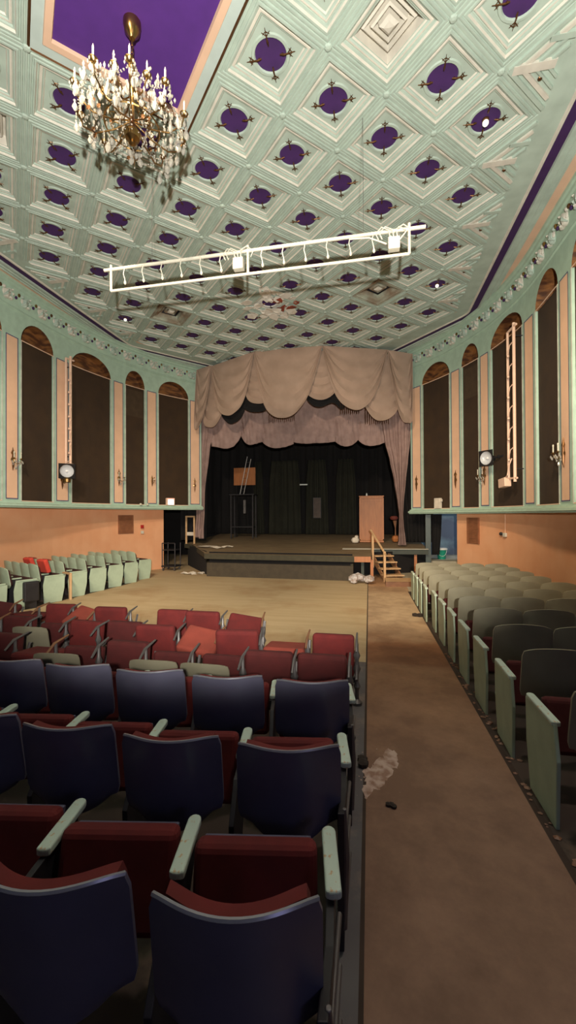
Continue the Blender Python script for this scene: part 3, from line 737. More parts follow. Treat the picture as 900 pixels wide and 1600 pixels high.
# pillar and things in the right passage
t = thing('steel_post', 'dark teal post holding up the right wall at the edge of the stage', 'post', (1.97, 14.55, -2.0))
b = MB(); b.box((0, 0, 1.0), (.17, .17, 1.98), mat('teal_black_paint', (.06, .085, .085), .45)); b.build('shaft', t)
b = MB(); b.box((0, 0, .02), (.26, .26, .04), iron); b.build('base', t)
drape('passage_curtain', 'narrow black drape hanging in the right passage beside the post', [(.0, 2.15, 2.48), (-.6, 2.15, 2.46), (-1.4, 2.15, 2.40)], black, 14.9, folds=3, amp=.03)
b = MB(); b.prism([Vector(p) for p in ((2.1, 14.7, -2.0), (4.2, 14.7, -2.0), (4.2, 17.15, -2.0), (2.1, 17.15, -2.0))], (0, 0, .40), concrete_l); struct(b, 'trim_1')
t = thing('bucket', 'green plastic bucket with a white lid in the right passage', 'bucket', (2.55, 15.4, -1.6))
b = MB(); b.lathe([(0, 0), (.13, 0), (.17, .33), (.18, .34)], (0, 0, 0), green_pl, 20); b.build('body', t, smooth=True)
b = MB(); b.lathe([(.18, .33), (.20, .34), (.20, .38), (.17, .40), (0, .41)], (0, 0, 0), white_plastic, 20); b.build('lid', t, smooth=True)
b = MB(); b.tube([(.16*cos(a)*1.0, -.05-.1*sin(a), .33-.22*sin(a)) for a in frange(0, pi, 8)], .006, white_plastic, 5); b.build('handle', t)
# sign boxes on the ledges
def wall_frame(side, s):
    p = W(side, s, 0, 0); q = W(side, s, 0, -1); n = (q-p).normalized(); return p, math.atan2(n.y, n.x)+pi/2
t = thing('lit_sign_box', 'small glowing white and pink sign box standing on the left ledge', 'sign', tuple(W(-1, 4.66, ZB[-1]+.165, -.05)), wall_frame(-1, 4.66)[1])
b = MB(); b.box((0, 0, .13), (.32, .10, .26), pink_p); b.build('housing', t, bevel=.01)
b = MB(); b.box((0, -.053, .11), (.22, .012, .18), glow); b.build('lit_panel', t)
b = MB(); b.box((0, -.051, .225), (.26, .012, .04), glow_p); b.build('pink_top_strip', t)
t = thing('sign_box', 'small unlit pale sign box standing on the right ledge', 'sign', tuple(W(1, 4.72, ZB[1]+.165, -.05)), wall_frame(1, 4.72)[1])
b = MB(); b.box((0, 0, .17), (.25, .10, .34), paper); b.build('housing', t, bevel=.01)
b = MB(); b.box((.14, 0, .26), (.06, .06, .08), paper); b.build('side_flap', t)
# vents on the lower walls, small devices
for side, s0, s1, z0, z1, lab in ((1, 3.35, 3.85, -.88, -.10, 'brown rectangular grille on the right lower wall beside the passage'), (-1, 3.05, 3.62, -.62, .03, 'brown rectangular grille on the left lower wall beside the dark doorway')):
    off = LOW[side][0]; s = (s0+s1)/2; p, a = wall_frame(side, s); c = W(side, s, (z0+z1)/2, off-.02)
    t = thing('wall_vent', lab, 'vent', tuple(c), a)
    w_ = s1-s0; h_ = z1-z0
    b = MB(); b.box((0, 0, 0), (w_, .03, h_), vent_m); b.build('backplate', t)
    b = MB()
    for q in range(int(h_/.045)): b.box((0, -.022, -h_/2+.03+q*.045), (w_-.08, .02, .012), vent_m, Matrix.Rotation(.5, 3, 'X'))
    b.build('louvre', t)
    b = MB()
    for x in (-w_/2+.02, w_/2-.02): b.box((x, -.022, 0), (.04, .02, h_), vent_m)
    b.build('rim', t)
s = 2.30; c = W(1, s, -.55, LOW[1][0]-.02); t = thing('wall_socket', 'small white junction box with a thin conduit on the right orange wall', 'socket', tuple(c), wall_frame(1, s)[1])
b = MB(); b.box((.05, -.03, 0), (.10, .06, .10), white_p); b.build('box', t)
b = MB(); b.ball((-.10, -.04, .02), .05, iron, 8); b.build('dark_knob', t)
b = MB(); b.tube([(.04, -.01, .05), (.04, -.01, .54)], .009, peach, 6); b.build('conduit', t)
s = 3.92; c = W(-1, s, -.45, LOW[-1][0]-.02); t = thing('fire_alarm', 'small red alarm pull on the left lower wall right of the grille', 'alarm', tuple(c), wall_frame(-1, s)[1])
b = MB(); b.box((0, -.03, .06), (.10, .05, .12), mat('alarm_red', (.45, .02, .02), .4)); b.build('body', t); b = MB(); b.box((0, -.03, -.14), (.10, .04, .10), white_p); b.build('box', t)
for q, (s, lab) in enumerate(((3.45, 'left one of two tiny white bulbs on the left ledge above the doorway'), (3.72, 'right one of two tiny white bulbs on the left ledge above the doorway'))):
    p = W(-1, s, ZB[-1]+.13, -.10); b = MB(); b.ball((0, 0, .045), .045, candle, 10); b.lathe([(.03, 0), (.03, .03)], (0, 0, -.0), iron_l, 10)
    o = b.build('bulb', None, loc=(p.x, p.y, p.z+E), smooth=True); tag(o, lab, 'bulb', 'bulbs on the left ledge')

# ------------------------------------------------------------------ wall sconces
def sconce(side, s, z, label, lamps=2, crystals=True, scale=1.0, redb=False):
    p, a = wall_frame(side, s); c = W(side, s, z, -.015)
    t = thing('wall_sconce', label, 'sconce', tuple(c), a, 'sconces along the side walls'); k = scale
    b = MB(); b.lathe([(0, 0), (.05*k, .004), (.06*k, .012), (.03*k, .03), (0, .035)], (0, 0, 0), gold, 12, Matrix.Rotation(pi/2, 3, 'X'))
    b.tube([(0, -.01, -.26*k), (0, -.02, -.15*k), (0, -.02, 0), (0, -.02, .18*k), (0, -.01, .30*k)], [.004, .022, .03, .02, .004], bronze, 8)
    for sg in (-1, 1): b.tube([(0, -.02, .1*k), (sg*.05*k, -.02, .16*k), (sg*.03*k, -.02, .22*k)], [.01, .012, .004], gold, 6)
    b.build('backplate', t, smooth=True)
    for q in range(lamps):
        x = (q-(lamps-1)/2)*.20*k
        b = MB(); b.tube([(0, -.03, -.05*k), (x*.5, -.09, -.10*k), (x, -.14, -.06*k), (x, -.15, .0)], .009, gold, 6); b.lathe([(.0, 0), (.035, .01), (.04, .02), (.012, .025), (.012, .04)], (x, -.15, 0), gold, 10)
        ar = b.build('arm', t, smooth=True)
        b = MB(); b.tube([(x, -.15, .03), (x, -.15, .14*k)], .011, candle, 8); b.ball((x, -.15, .16*k), .016, red if redb else candle, 8, (1, 1, 1.8)); b.build('candle', ar, smooth=True)
        if crystals:
            b = MB()
            for w_ in range(6):
                a2 = w_*pi/3; b.ball((x+.04*cos(a2), -.15+.04*sin(a2), -.05-.03*(w_ % 2)), .014, crystal, 6, (1, 1, 2.2))
            b.build('crystal_drops', t)
    if crystals:
        b = MB(); b.ball((0, -.1, -.2*k), .022, crystal, 8, (1, 1, 1.8)); b.ball((-.08*k, -.1, -.12*k), .016, crystal, 6, (1, 1, 2)); b.ball((.08*k, -.1, -.12*k), .016, crystal, 6, (1, 1, 2)); b.build('centre_drops', t)
    return t
sconce(1, -1.02+.02, 1.12, 'crystal sconce with two white candles on the right wall, nearest to the camera')
sconce(1, 2.66, 1.05, 'gold sconce on the right wall just under the flood lamp')
sconce(1, 3.95, 1.05, 'bare dark bracket on the right wall between the narrow and the last dark panels', 0, False)
sconce(1, 5.70, 1.05, 'bare dark bracket on the right wall, the one closest to the curtain', 0, False)
sconce(-1, -1.02, 1.38, 'crystal sconce with candles on the left wall, nearest to the camera')
sconce(-1, .58, 1.02, 'gold sconce on the left wall half hidden under the flood lamp', 1, False)
sconce(-1, 2.66, 1.24, 'gold sconce with crystals on the left wall between two brown panels')
sconce(-1, 3.95, 1.22, 'small bracket with a red bulb on the left wall above the doorway', 1, False, .7, True)
sconce(-1, 5.68, 1.15, 'bare dark bracket on the left wall, the one closest to the curtain', 0, False)

# ------------------------------------------------------------------ lighting ladders
def rope(b, x, z, m, h, sgn):  # small hanging hook clamp in the frame of a ladder
    b.tube([(x, -.02, z), (x-.02*sgn, -.03, z-h*.4), (x+.0, -.02, z-h*.7), (x+.005, -.02, z-h*.85)], [.008, .008, .008, .012], m, 6)
    b.ball((x+.005, -.02, z-h*.92), .022, m, 6, (1, 1, 1.5))
t = thing('lighting_truss', 'long white pipe lighting truss hanging under the ceiling across the hall', 'truss', (-1.75, 5.9, 3.65))
L2 = 2.33
b = MB(); b.tube([(-L2-.12, 0, .35), (L2+.22, 0, .35)], .027, white_p, 10); b.build('top_pipe', t, smooth=True)
b = MB(); b.tube([(-L2, 0, 0), (L2, 0, 0)], .022, white_p, 10); b.build('bottom_pipe', t, smooth=True)
for x in (-L2, -.02, L2): b = MB(); b.tube([(x, 0, -.0), (x, 0, .43 if x > -2 else .42)], .020, white_p, 8); b.build('end_pipe', t)
for k in range(13):
    x = -L2+.26+k*(2*L2-.75)/12
    b = MB(); rope(b, x, .35, white_p, .28, 1); b.build('lamp_hook', t, smooth=True)
for x in (-.16, 2.12):
    b = MB(); b.box((x, -.02, .15), (.16, .10, .17), white_p); b.box((x-.04, -.02, .24), (.02, .06, .04), white_p); bx_ = b.build('junction_box', t, bevel=.008)
    b = MB()
    for q in (-.05, .0, .05): b.tube([(x+q, -.03, .23), (x+q-.02, -.05, .34), (x+q-.12+.2*(q > 0), -.04, .40), (x+q-.2+.38*(q > 0), -.02, .33), (x+q-.16+.30*(q > 0), -.02, .24)], .009, white_p, 6)
    b.build('cable', bx_, smooth=True)
b = MB(); b.tube([(2.02, -.03, .16), (1.78, -.03, .28), (1.5, -.03, .30)], .012, white_p, 6); b.tube([(2.2, -.03, .2), (2.3, -.03, .32), (2.18, -.03, .38)], .012, white_p, 6); b.build('cable', t, smooth=True)
for x in (-1.6, 1.7): b = MB(); b.tube([(x, 0, .35), (x, 0, 2.05)], .003, iron_l, 5); b.build('hanging_wire', t)
def wall_ladder(side, sa, sb, off, z0, z1, label, m, n, wide=True):
    p, a = wall_frame(side, (sa+sb)/2); c = W(side, (sa+sb)/2, z0, -off)
    t = thing('wall_lighting_ladder', label, 'lighting ladder', tuple(c), a, 'lighting ladders on the side walls'); h = z1-z0; w_ = abs(sb-sa)/2
    b = MB(); b.tube([(-w_, 0, 0), (-w_, 0, h)], .030, m, 10); b.build('pipe', t, smooth=True)
    b = MB(); b.tube([(w_, 0, -.05), (w_, 0, h+.10)], .036, m, 10); b.build('pipe', t, smooth=True)
    b = MB(); b.tube([(-w_, 0, h), (w_+.12, 0, h+.02)], .028, m, 8); b.build('cross_pipe', t, smooth=True); b = MB(); b.tube([(-w_, 0, .05), (w_+.1, 0, .03)], .024, m, 8); b.build('cross_pipe', t, smooth=True)
    for k in range(n):
        z = h-.35-k*(h-.6)/n
        b = MB(); b.tube([(w_-.02, -.03, z), (w_*.3, -.05, z-.04), (0, -.05, z-.14), (-w_*.2, -.05, z-.22)], .012, m, 6); b.ball((-w_*.2, -.05, z-.26), .032, m, 6, (1, 1, 1.4)); b.build('lamp_hook', t, smooth=True)
    if side > 0: b = MB(); b.box((-w_-.15*side, -.03, -.04), (.34, .16, .22), m, Matrix.Rotation(-.08, 3, 'Y')); b.build('junction_box', t, bevel=.015)
    b = MB(); b.tube([(-w_-.1, -.06, .05), (-.0, -.1, .12), (w_*.3, -.08, .35), (w_*.6, -.04, .5)], .014, m, 6); b.build('cable', t, smooth=True)
    for z in (.25, h-.2):
        b = MB(); b.tube([(w_, 0, z), (w_, off, z)], .014, iron, 6); b.build('wall_bracket', t)
    return t
wall_ladder(1, .92, 1.22, .20, .80, 4.35, 'peach painted vertical lighting ladder with hooks on the right wall', pink_p, 6)
wall_ladder(-1, .60, .76, .14, 1.45, 4.45, 'peach painted vertical lighting ladder on the left wall above the flood lamp', pink_p, 7)
def flood(loc, face, label, up=.0):
    t = thing('flood_lamp', label, 'flood lamp', loc, 0, 'flood lamps beside the lighting ladders')
    d = Vector(face).normalized(); A = d.to_track_quat('Z', 'Y').to_matrix()
    b = MB(); b.lathe([(.05, -.30), (.07, -.28), (.08, -.12), (.17, .0), (.175, .02)], (0, 0, 0), black, 20, A)
    b.lathe([(0, -.30), (.05, -.30)], (0, 0, 0), black, 20, A); b.build('housing', t, smooth=True)
    b = MB(); b.lathe([(.172, .015), (.165, -.0), (.12, -.05), (.05, -.08), (0, -.085)], (0, 0, 0), reflector, 20, A); r_ = b.build('reflector', t, smooth=True)
    b = MB(); b.ball(A @ Vector((0, 0, -.045)), .035, mat('bulb_glass', (.9, .9, .9), .05), 10); b.build('bulb', r_, smooth=True)
    b = MB(); A_r = []; B_r = []
    for q in range(33):
        a0 = 2*pi*q/32; g = .205/max(abs(cos(a0)), abs(sin(a0))); A_r.append(A @ Vector((.178*cos(a0), .178*sin(a0), .015))); B_r.append(A @ Vector((g*cos(a0), g*sin(a0), .015)))
    b.grid([A_r, B_r], black)
    b.build('colour_frame', t, solid=.01)
    return t
p = W(-1, .40, 1.24, -.35); t = flood(tuple(p), (.75, -.72, -.05), 'black flood lamp with a white reflector on the left wall facing the camera')
b = MB(); b.tube([(-.12, .12, -.18), (.0, .0, -.20), (.05, .02, -.26)], .02, iron, 6); b.lathe([(.09, -.30), (.10, -.22), (.08, -.18), (0, -.18)], (-.04, .04, 0), gold, 12); b.tube([(-.1, .1, -.2), (-.42, .12, -.15)], .02, iron, 6); b.build('bracket', t)
p = W(1, 2.12, 1.46, -.30); t = flood(tuple(p), (-.80, -.62, -.05), 'black flood lamp with a white reflector reaching out from the right wall')
b = MB(); b.tube([(.15, .12, 0), (.42, -.10, .05)], .025, black, 8); b.ball((.30, .0, .03), .05, black, 8); b.build('bracket', t)

# ------------------------------------------------------------------ chandelier
CHX, CHY = -2.66, 4.25
t = thing('chandelier', 'large crystal chandelier with candle lamps hanging from the purple diamond', 'chandelier', (CHX, CHY, 4.47))
b = MB(); b.lathe([(0, 1.55), (.03, 1.54), (.05, 1.58), (.085, 1.62), (.10, 1.69), (.10, 1.735), (0, 1.735)], (0, 0, -.47), gold, 20); b.build('canopy', t, smooth=True)
b = MB(); z = 1.09; k = 0
while z > .86:
    a = (k % 2)*pi/2; b.tube([(.014*cos(a)*cos(q), .014*sin(a)*cos(q), z-.025+.028*sin(q)) for q in frange(0, 2*pi, 8)], .0045, gold, 5, False); z -= .042; k += 1
b.build('chain', t, smooth=True)
b = MB(); b.lathe([(0, -.18), (.02, -.175), (.04, -.16), (.03, -.13), (.08, -.10), (.10, -.04), (.05, .02), (.025, .08), (.025, .40), (.06, .46), (.03, .52), (.025, .68), (.05, .74), (.02, .80), (.01, .88)], (0, 0, 0), gold, 16); b.build('stem', t, smooth=True)
def ch_arm(n, R, zt, ph, zbase, drop):
    pro = None
    for k in range(n):
        a = ph+2*pi*k/n
        if pro is None:
            b = MB(); b.tube([(.03, 0, zbase), (R*.35, 0, zbase-drop*.7), (R*.7, 0, zbase-drop), (R*.95, 0, zbase-drop*.4), (R, 0, zt-.17)], .0085, gold, 6)
            b.tube([(R*.35, 0, zbase-drop*.7), (R*.42, 0, zbase-drop*.2), (R*.33, 0, zbase), (R*.27, 0, zbase-drop*.15)], .006, gold, 5)
            b.lathe([(.0, -.03), (.02, -.02), (.045, .0), (.05, .01), (.015, .015), (.018, .03)], (R, 0, zt-.16), gold, 10)
            arm = b.build('arm', t, smooth=True)
            b = MB(); b.tube([(R, 0, zt-.14), (R, 0, zt-.05)], .010, candle, 8); cd = b.build('candle', arm, smooth=True)
            b = MB(); b.tube([(R, 0, zt-.05), (R, 0, zt-.035), (R, 0, zt-.015), (R, 0, zt+.01)], [.006, .011, .008, .001], mat('flame_bulb', (.85, .80, .65), .1), 8); bl = b.build('bulb', arm, smooth=True)
            b = MB()
            for q in range(7):
                a2 = q*2*pi/7; b.ball((R+.048*cos(a2), .048*sin(a2), zt-.185), .010, crystal, 5, (1, 1, 2.4))
            b.ball((R, 0, zt-.27), .020, crystal, 6, (1, .6, 1.9)); cr_ = b.build('crystal_bobeche', arm)
            pro = arm; subs = (cd, bl, cr_)
        else:
            arm = pro.copy(); COL.objects.link(arm); arm.parent = t
            for s_ in subs: c = s_.copy(); COL.objects.link(c); c.parent = arm
        arm.rotation_euler = (0, 0, a)
ch_arm(10, .60, .34, .2, .10, .13)
ch_arm(6, .34, .55, .5, .38, .10)
# crystal drops: pear shaped prisms on wires, seen one by one
dp = []
for sz in (1.35, 1.0, 1.7):
    b = MB(); b.lathe([(0, 0), (.012*sz, -.010*sz), (.005*sz, -.022*sz), (.020*sz, -.055*sz), (.022*sz, -.070*sz), (.010*sz, -.092*sz), (0, -.100*sz)], (0, 0, 0), crystal, 6, None); o = b.build('crystal_drop', t); dp.append(o)
used = 0
for k in range(97):
    if k < 3: o = dp[k]
    else: o = dp[k % 3].copy(); COL.objects.link(o); o.parent = t
    a = random.uniform(0, 2*pi); lvl = random.random()
    R = random.choice((.60, .52, .45, .36, .28, .18)); z = random.uniform(-.02, .36)*(1-R*.4)+(.12 if R < .3 else 0)
    if R > .5: z = random.uniform(-.02, .22)
    o.location = (R*cos(a), R*sin(a), z); o.rotation_euler = (random.uniform(-.15, .15), random.uniform(-.15, .15), random.uniform(0, 3))
b = MB()
for k in range(10):               # bead swags from the crown to the arms and below
    a0 = .2+2*pi*k/10; a1 = .2+2*pi*(k+1)/10
    A_ = Vector((.58*cos(a0), .58*sin(a0), .14)); B_ = Vector((.58*cos(a1), .58*sin(a1), .14)); C_ = Vector((.10*cos(a0), .10*sin(a0), .62)); D_ = Vector((.08*cos(a0), .08*sin(a0), -.10))
    for P0, P1, sag in ((A_, B_, .10), (A_, C_, .12), (A_, D_, .06)):
        for q in range(1, 12):
            tt = q/12; p = P0.lerp(P1, tt)-Vector((0, 0, sag*4*tt*(1-tt)*.6)); b.ball(p, .0095 if q % 2 else .012, crystal, 5)
for k in range(170):
    a = random.uniform(0, 2*pi); R = .56*sqrt(random.random())+.03; z = .24-.28*(1-(R/.62)**2)*random.random()-.0
    b.ball((R*cos(a), R*sin(a), z), .016, crystal, 5, (.9, .9, random.uniform(1.5, 3.0)))
o = b.build('crystal_strand', t); o['kind'] = 'stuff'
b = MB()
for k in range(14):
    a = random.uniform(0, 2*pi); R = random.uniform(.2, .5); b.ball((R*cos(a), R*sin(a), random.uniform(-.1, .2)), .028, bronze, 6, (1, .4, 1))
b.lathe([(.30, .02), (.31, .03), (.30, .04), (.29, .03), (.30, .02)], (0, 0, 0), gold, 32)
b.build('bronze_rosettes', t)
# small loose bulbs in two coffers
for (i, j, lab) in ((6, 0, 'small white bulb glowing in a purple coffer disc near the right ceiling edge'), (-6, 6, 'small white bulb in a dark coffer disc near the left ceiling edge'), (6, 6, 'small white bulb in a purple coffer disc near the far right corner of the ceiling')):
    x, y = cc(i, j); b = MB(); b.lathe([(.05, .068), (.05, .05), (.025, .04)], (0, 0, 0), bronze, 10); b.ball((0, 0, .015), .045, mat('ceiling_bulb_glass', (1, .95, .85), .2, emit=.9, var=0), 10)
    o = b.build('ceiling_bulb', None, loc=(x, y, H+E), smooth=True); tag(o, lab, 'bulb', 'bulbs in the ceiling coffers')

# ------------------------------------------------------------------ theatre seats
def shell(b, m, wt=.245, z0=.44, z1=.86, rakey=.07, curve=.075, off=0.0, thick=.014, shrink=0.0, arch=.0):
    nx, nz = 16, 12
    def P(u, v, o):
        zz = z0+(z1-z0)*v
        e = max(0, (.30-v)/.30); hw = (wt-shrink)*(1-.30*e**2.2)*(1-.015*v)
        er = max(0, (v-.90)/.10)
        x = u*hw*(1-.05*er**2)
        zz += arch*(1-u*u)*v - .012*abs(u)**6*v
        if v < .12: zz += .03*abs(u)**3
        y = -.25*1.0 - rakey*(v-.85) - curve*(1-u*u) + o
        return (x, y, zz)
    us = [-1+2*k/nx for k in range(nx+1)]; vs = [k/nz for k in range(nz+1)]
    back = [[P(u, v, off) for u in us] for v in vs]; front = [[P(u, v, off+thick) for u in us] for v in vs]
    b.grid(back, m); b.grid(front, m)
    b.grid([back[-1], front[-1]], m); b.grid([back[0], front[0]], m)
    b.grid([[r[0] for r in back], [r[0] for r in front]], m); b.grid([[r[-1] for r in back], [r[-1] for r in front]], m)
    return [Vector(back[-1][k]) for k in range(nx+1)]
def armrest(b, x, m, L0=-.10, L1=.28, z=.595, wd=.052):
    n = 6; pts = []
    for k in range(n+1): a = pi*k/n; pts.append((x+wd/2*cos(a), L1-wd/2+wd/2*sin(a)*1.0))
    for k in range(n+1): a = pi+pi*k/n; pts.append((x+wd/2*cos(a), L0+wd*.2+wd*.2*sin(a)))
    b.prism([Vector((px, py, z-.012-.05*(py < -.02)*0)) for px, py in pts], (0, 0, .030), m)
def seat(variant, side, end, style='up'):
    """side: which side carries the shared standard (1 right, -1 left); end: aisle end of a row"""
    cfg = {'blue': (seat_blue, red, arm_mint, iron), 'grey': (seat_grey, red_dark, arm_mint, seat_mint), 'mint': (seat_mint, mat('shadowy_maroon_cushion', (.035, .006, .006), .9), seat_mint, seat_mint)}[variant]  # mint block cushions: shade between the seats put into the maroon
    sh, up, am, stn = cfg
    t = bpy.data.objects.new('theatre_chair', None); COL.objects.link(t)
    arch = 0.0 if variant == 'blue' else .03
    b = MB(); rim = shell(b, sh, curve=.075 if variant == 'blue' else .045, arch=arch, wt={'blue': .222, 'grey': .245, 'mint': .235}[variant]); back = b.build('backrest', t, smooth=True)
    if variant == 'blue':
        b = MB(); b.tube([p+Vector((0, .006, .001)) for p in rim], .007, rim_m, 6); b.build('metal_rim', back, smooth=True)
    b = MB(); shell(b, up, off=.018, thick=.040, shrink=.030, z0=.47, z1=.852 if variant == 'blue' else .83, curve=.075 if variant == 'blue' else .045, arch=arch, wt={'blue': .222, 'grey': .245, 'mint': .235}[variant]); b.build('back_cushion', t, smooth=True)
    b = MB()
    if style == 'up':
        b.box((0, .17, .46), (.44, .085, .34), up, Matrix.Rotation(-.22, 3, 'X')); 
    else: b.box((0, .05, .43), (.42, .40, .085), up)
    c = b.build('seat_cushion', t, bevel=.03)
    b = MB()
    if style == 'up': b.box((0, .225, .43), (.40, .02, .34), sh, Matrix.Rotation(-.22, 3, 'X'))
    else: b.box((0, .05, .38), (.40, .38, .02), sh)
    b.build('seat_pan', t, bevel=.005)
    sides = [side] if not end == 2 else [side, -side]
    for sd in sides:
        x = .26*sd
        b = MB()
        if end and variant != 'blue':
            pts = [(x, -.14, 0), (x, .24, 0), (x, .30, .30), (x, .31, .58), (x, -.12, .60), (x, -.16, .40)]
            b.prism([Vector(p) for p in pts], (.024*sd, 0, 0), stn); b.build('end_panel', t, bevel=.006)
        elif end:
            xr = x-.06*sd; pts = [(xr, -.26, 0), (x-.01*sd, .14, 0), (x, .24, .30), (x, .26, .57), (x-.03*sd, -.10, .57), (xr, -.30, .60), (xr, -.30, .45)]
            b.prism([Vector(p) for p in pts], (.028*sd, 0, 0), iron); 
            for z in (.12, .30, .47): b.tube([(x-.02*sd, -.20, z), (x+.03*sd, .1, z)], .010, iron_l, 6)
            b.tube([(x-.03*sd, -.26, .1), (x-.025*sd, -.26, .40), (x-.03*sd, -.27, .60)], [.012, .02, .01], iron_l, 6)
            b.build('end_panel', t, bevel=.004)
        else:
            pts = [(x-.012, -.22, 0), (x-.012, .06, 0), (x-.012, .0, .25), (x-.012, .22, .50), (x-.012, .24, .58), (x-.012, -.12, .58), (x-.012, -.24, .45)]
            b.prism([Vector(p) for p in pts], (.024, 0, 0), stn if variant == 'blue' else iron); b.build('standard', t, bevel=.003)
        b = MB(); armrest(b, x+.006*sd*(1 if end else 0), am, L0=.02 if variant == 'blue' else -.12, L1=.30 if (end and variant == 'blue') else .29); b.build('armrest', t, bevel=.008)
    return t
def place(pro, flag, x, y, rz, label, group):
    if not flag.get(pro): flag[pro] = True; o = pro; o.location = (x, y, floor_z(y)+E); o.rotation_euler = (0, 0, rz); tag(o, label, 'chair', group)
    else: o = dup(pro, label, (x, y, floor_z(y)), rz, group); o['category'] = 'chair'
    return o
F = {}
ordn = ['first', 'second', 'third', 'fourth', 'fifth', 'sixth', 'seventh', 'eighth', 'ninth', 'tenth', 'eleventh']
# middle block: three whole rows nearest the camera
p_end, p_mid = seat('blue', 1, 1), seat('blue', 1, 0)
for r, (y, n, rn) in enumerate(((1.20, 3, 'nearest'), (1.90, 5, 'second nearest'), (2.61, 6, 'third nearest'))):
    for k in range(n):
        x = -.375-.515*k
        lab = f'slate blue seat, {rn} row of the middle block, {"on the aisle" if k == 0 else ordn[k]+" from the aisle"}'
        place(p_end if k == 0 else p_mid, F, x, y+(.03 if k == 0 else 0), .16+random.uniform(-.012, .012), lab, 'slate blue seats of the middle block')
# right block
g_end, g_mid = seat('grey', -1, 1), seat('grey', -1, 0)
for r in range(11):
    y = 2.76+.72*r; n = 4 if r < 9 else 4
    rn = 'nearest' if r == 0 else ('front' if r == 10 else ordn[r])
    for k in range(n):
        x = 1.33+.49*k-(.05*(r > 6))
        q = random.uniform(-.02, .02)
        lab = f'grey-green seat, right block, {rn} row' + ('' if r in (0, 10) else ' from the camera') + f', {"on the aisle" if k == 0 else ordn[k]+" from the aisle"}'
        place(g_end if k == 0 else g_mid, F, x, y, q, lab, 'grey-green seats of the right block')
# left block, turned towards the stage
m_end, m_mid = seat('mint', 1, 1), seat('mint', 1, 0)
RA = -math.radians(24)
for r in range(8):
    y0 = 11.75-.76*r; n = 3 if r == 0 else 4
    ex, ey = -7.05, y0
    for k in range(n):
        dd_ = .23+.44*k; x = ex-cos(RA)*dd_; y = ey-sin(RA)*dd_
        if x < wall_x(-1, y, .62)+.30: continue
        lab = f'mint seat, left block, {"front" if r == 0 else ordn[r]} row' + ('' if r == 0 else ' from the stage') + f', {"at the open end" if k == 0 else ordn[k]+" from the open end"}'
        place(m_end if k == 0 else m_mid, F, x, y, RA, lab, 'pale mint seats along the left wall')
# ------------------------------------------------------------------ broken red seats between the middle block and the open floor
def iron_standard(b, x, arm=True, h=.62, wood=None):
    b.lathe([(.045, 0), (.05, .03), (.02, .06), (.018, .14), (.035, .18), (.018, .22), (.018, .30), (.038, .35), (.02, .40), (.02, .44), (.035, .48), (.016, .53), (.014, h)], (x, .02, 0), iron_l, 8)
    b.tube([(x, -.14, .30), (x, .0, .38), (x, .14, .40), (x, .2, .54)], .014, iron_l, 6)
    if arm:
        b.tube([(x, -.10, h-.07), (x, .0, h), (x, .19, h+.03)], [.010, .014, .009], wood or iron_l, 6)
def broken(style, up):
    t = bpy.data.objects.new('damaged_theatre_chair', None); COL.objects.link(t)
    b = MB(); iron_standard(b, .235, True, .62, brown_wood if style in ('flat', 'tilt') else None); b.build('standard', t, smooth=True)
    b = MB()
    if style == 'up': b.box((0, .10, .45), (.42, .11, .40), up, Matrix.Rotation(-.12, 3, 'X'))
    elif style == 'back': b.box((0, -.02, .46), (.44, .09, .46), up, Matrix.Rotation(.14, 3, 'X'))
    elif style == 'flat': b.box((0, .10, .46), (.43, .34, .10), up, Matrix.Rotation(-.10, 3, 'X'))
    elif style == 'tilt': b.box((0, .06, .50), (.42, .36, .10), up, Matrix.Rotation(.45, 3, 'X') @ Matrix.Rotation(.2, 3, 'Y'))
    elif style == 'pan': b.box((0, .16, .42), (.40, .09, .30), red_dark, Matrix.Rotation(-.15, 3, 'X'))
    b.build('seat_cushion', t, bevel=.035)
    if style == 'pan':
        b = MB(); shell(b, seat_grey, z0=.26, z1=.64, wt=.215, curve=.03, arch=.01); b.build('backrest', t, smooth=True)
    else:
        b = MB(); b.box((0, .0, .25), (.44, .03, .05), iron); b.box((0, .10, .20), (.40, .20, .02), iron); b.build('cross_bar', t)
    return t
BP = {}
def bplace(style, up, x, y, rz, lab, sc=1.0, dz=0):
    key = (style, up.name)
    if key not in BP: BP[key] = o = broken(style, up); tag(o, lab, 'chair', 'broken red seats of the middle block')
    else: o = dup(BP[key], lab, None, None, 'broken red seats of the middle block'); o['category'] = 'chair'; o['label'] = lab
    o.location = (x, y, floor_z(y)+E+dz); o.rotation_euler = (0, 0, rz); o.scale = (sc, sc, sc)
cw = {'up': 'upright cushion', 'flat': 'flat folded cushion', 'tilt': 'tilted loose cushion', 'pan': 'low grey back', 'back': 'slumped back cushion'}
def brow(rowname, items):
    for k, (st_, up, x, y, rz) in enumerate(items):
        colr = {red: 'red', red_dark: 'dark red', red_faded: 'faded red'}[up]
        bplace(st_, up, x, y, rz, f'{colr} broken seat, {cw[st_]}, {rowname}, {ordn[k]} from the aisle')
brow('row beside the blue seats', [('up', red_dark, -.40, 3.36, 0), ('up', red_dark, -.86, 3.36, .03), ('pan', red_dark, -1.31, 3.36, -.02), ('pan', red, -1.78, 3.36, .05), ('up', red_dark, -2.25, 3.40, 0), ('pan', red, -2.72, 3.36, .1), ('flat', red, -3.2, 3.4, .0), ('up', red_dark, -3.68, 3.42, 0)])
brow('middle broken row', [('up', red, -.36, 4.02, 0), ('flat', red_faded, -.85, 4.05, 0), ('back', red, -1.33, 4.02, .12), ('tilt', red_faded, -1.78, 4.05, -.05), ('back', red, -2.25, 4.05, .03), ('up', red_dark, -2.74, 4.1, 0), ('up', red, -3.2, 4.05, -.1), ('pan', red, -3.68, 4.1, .05), ('up', red_dark, -4.15, 4.1, 0), ('tilt', red, -4.6, 4.1, .2)])
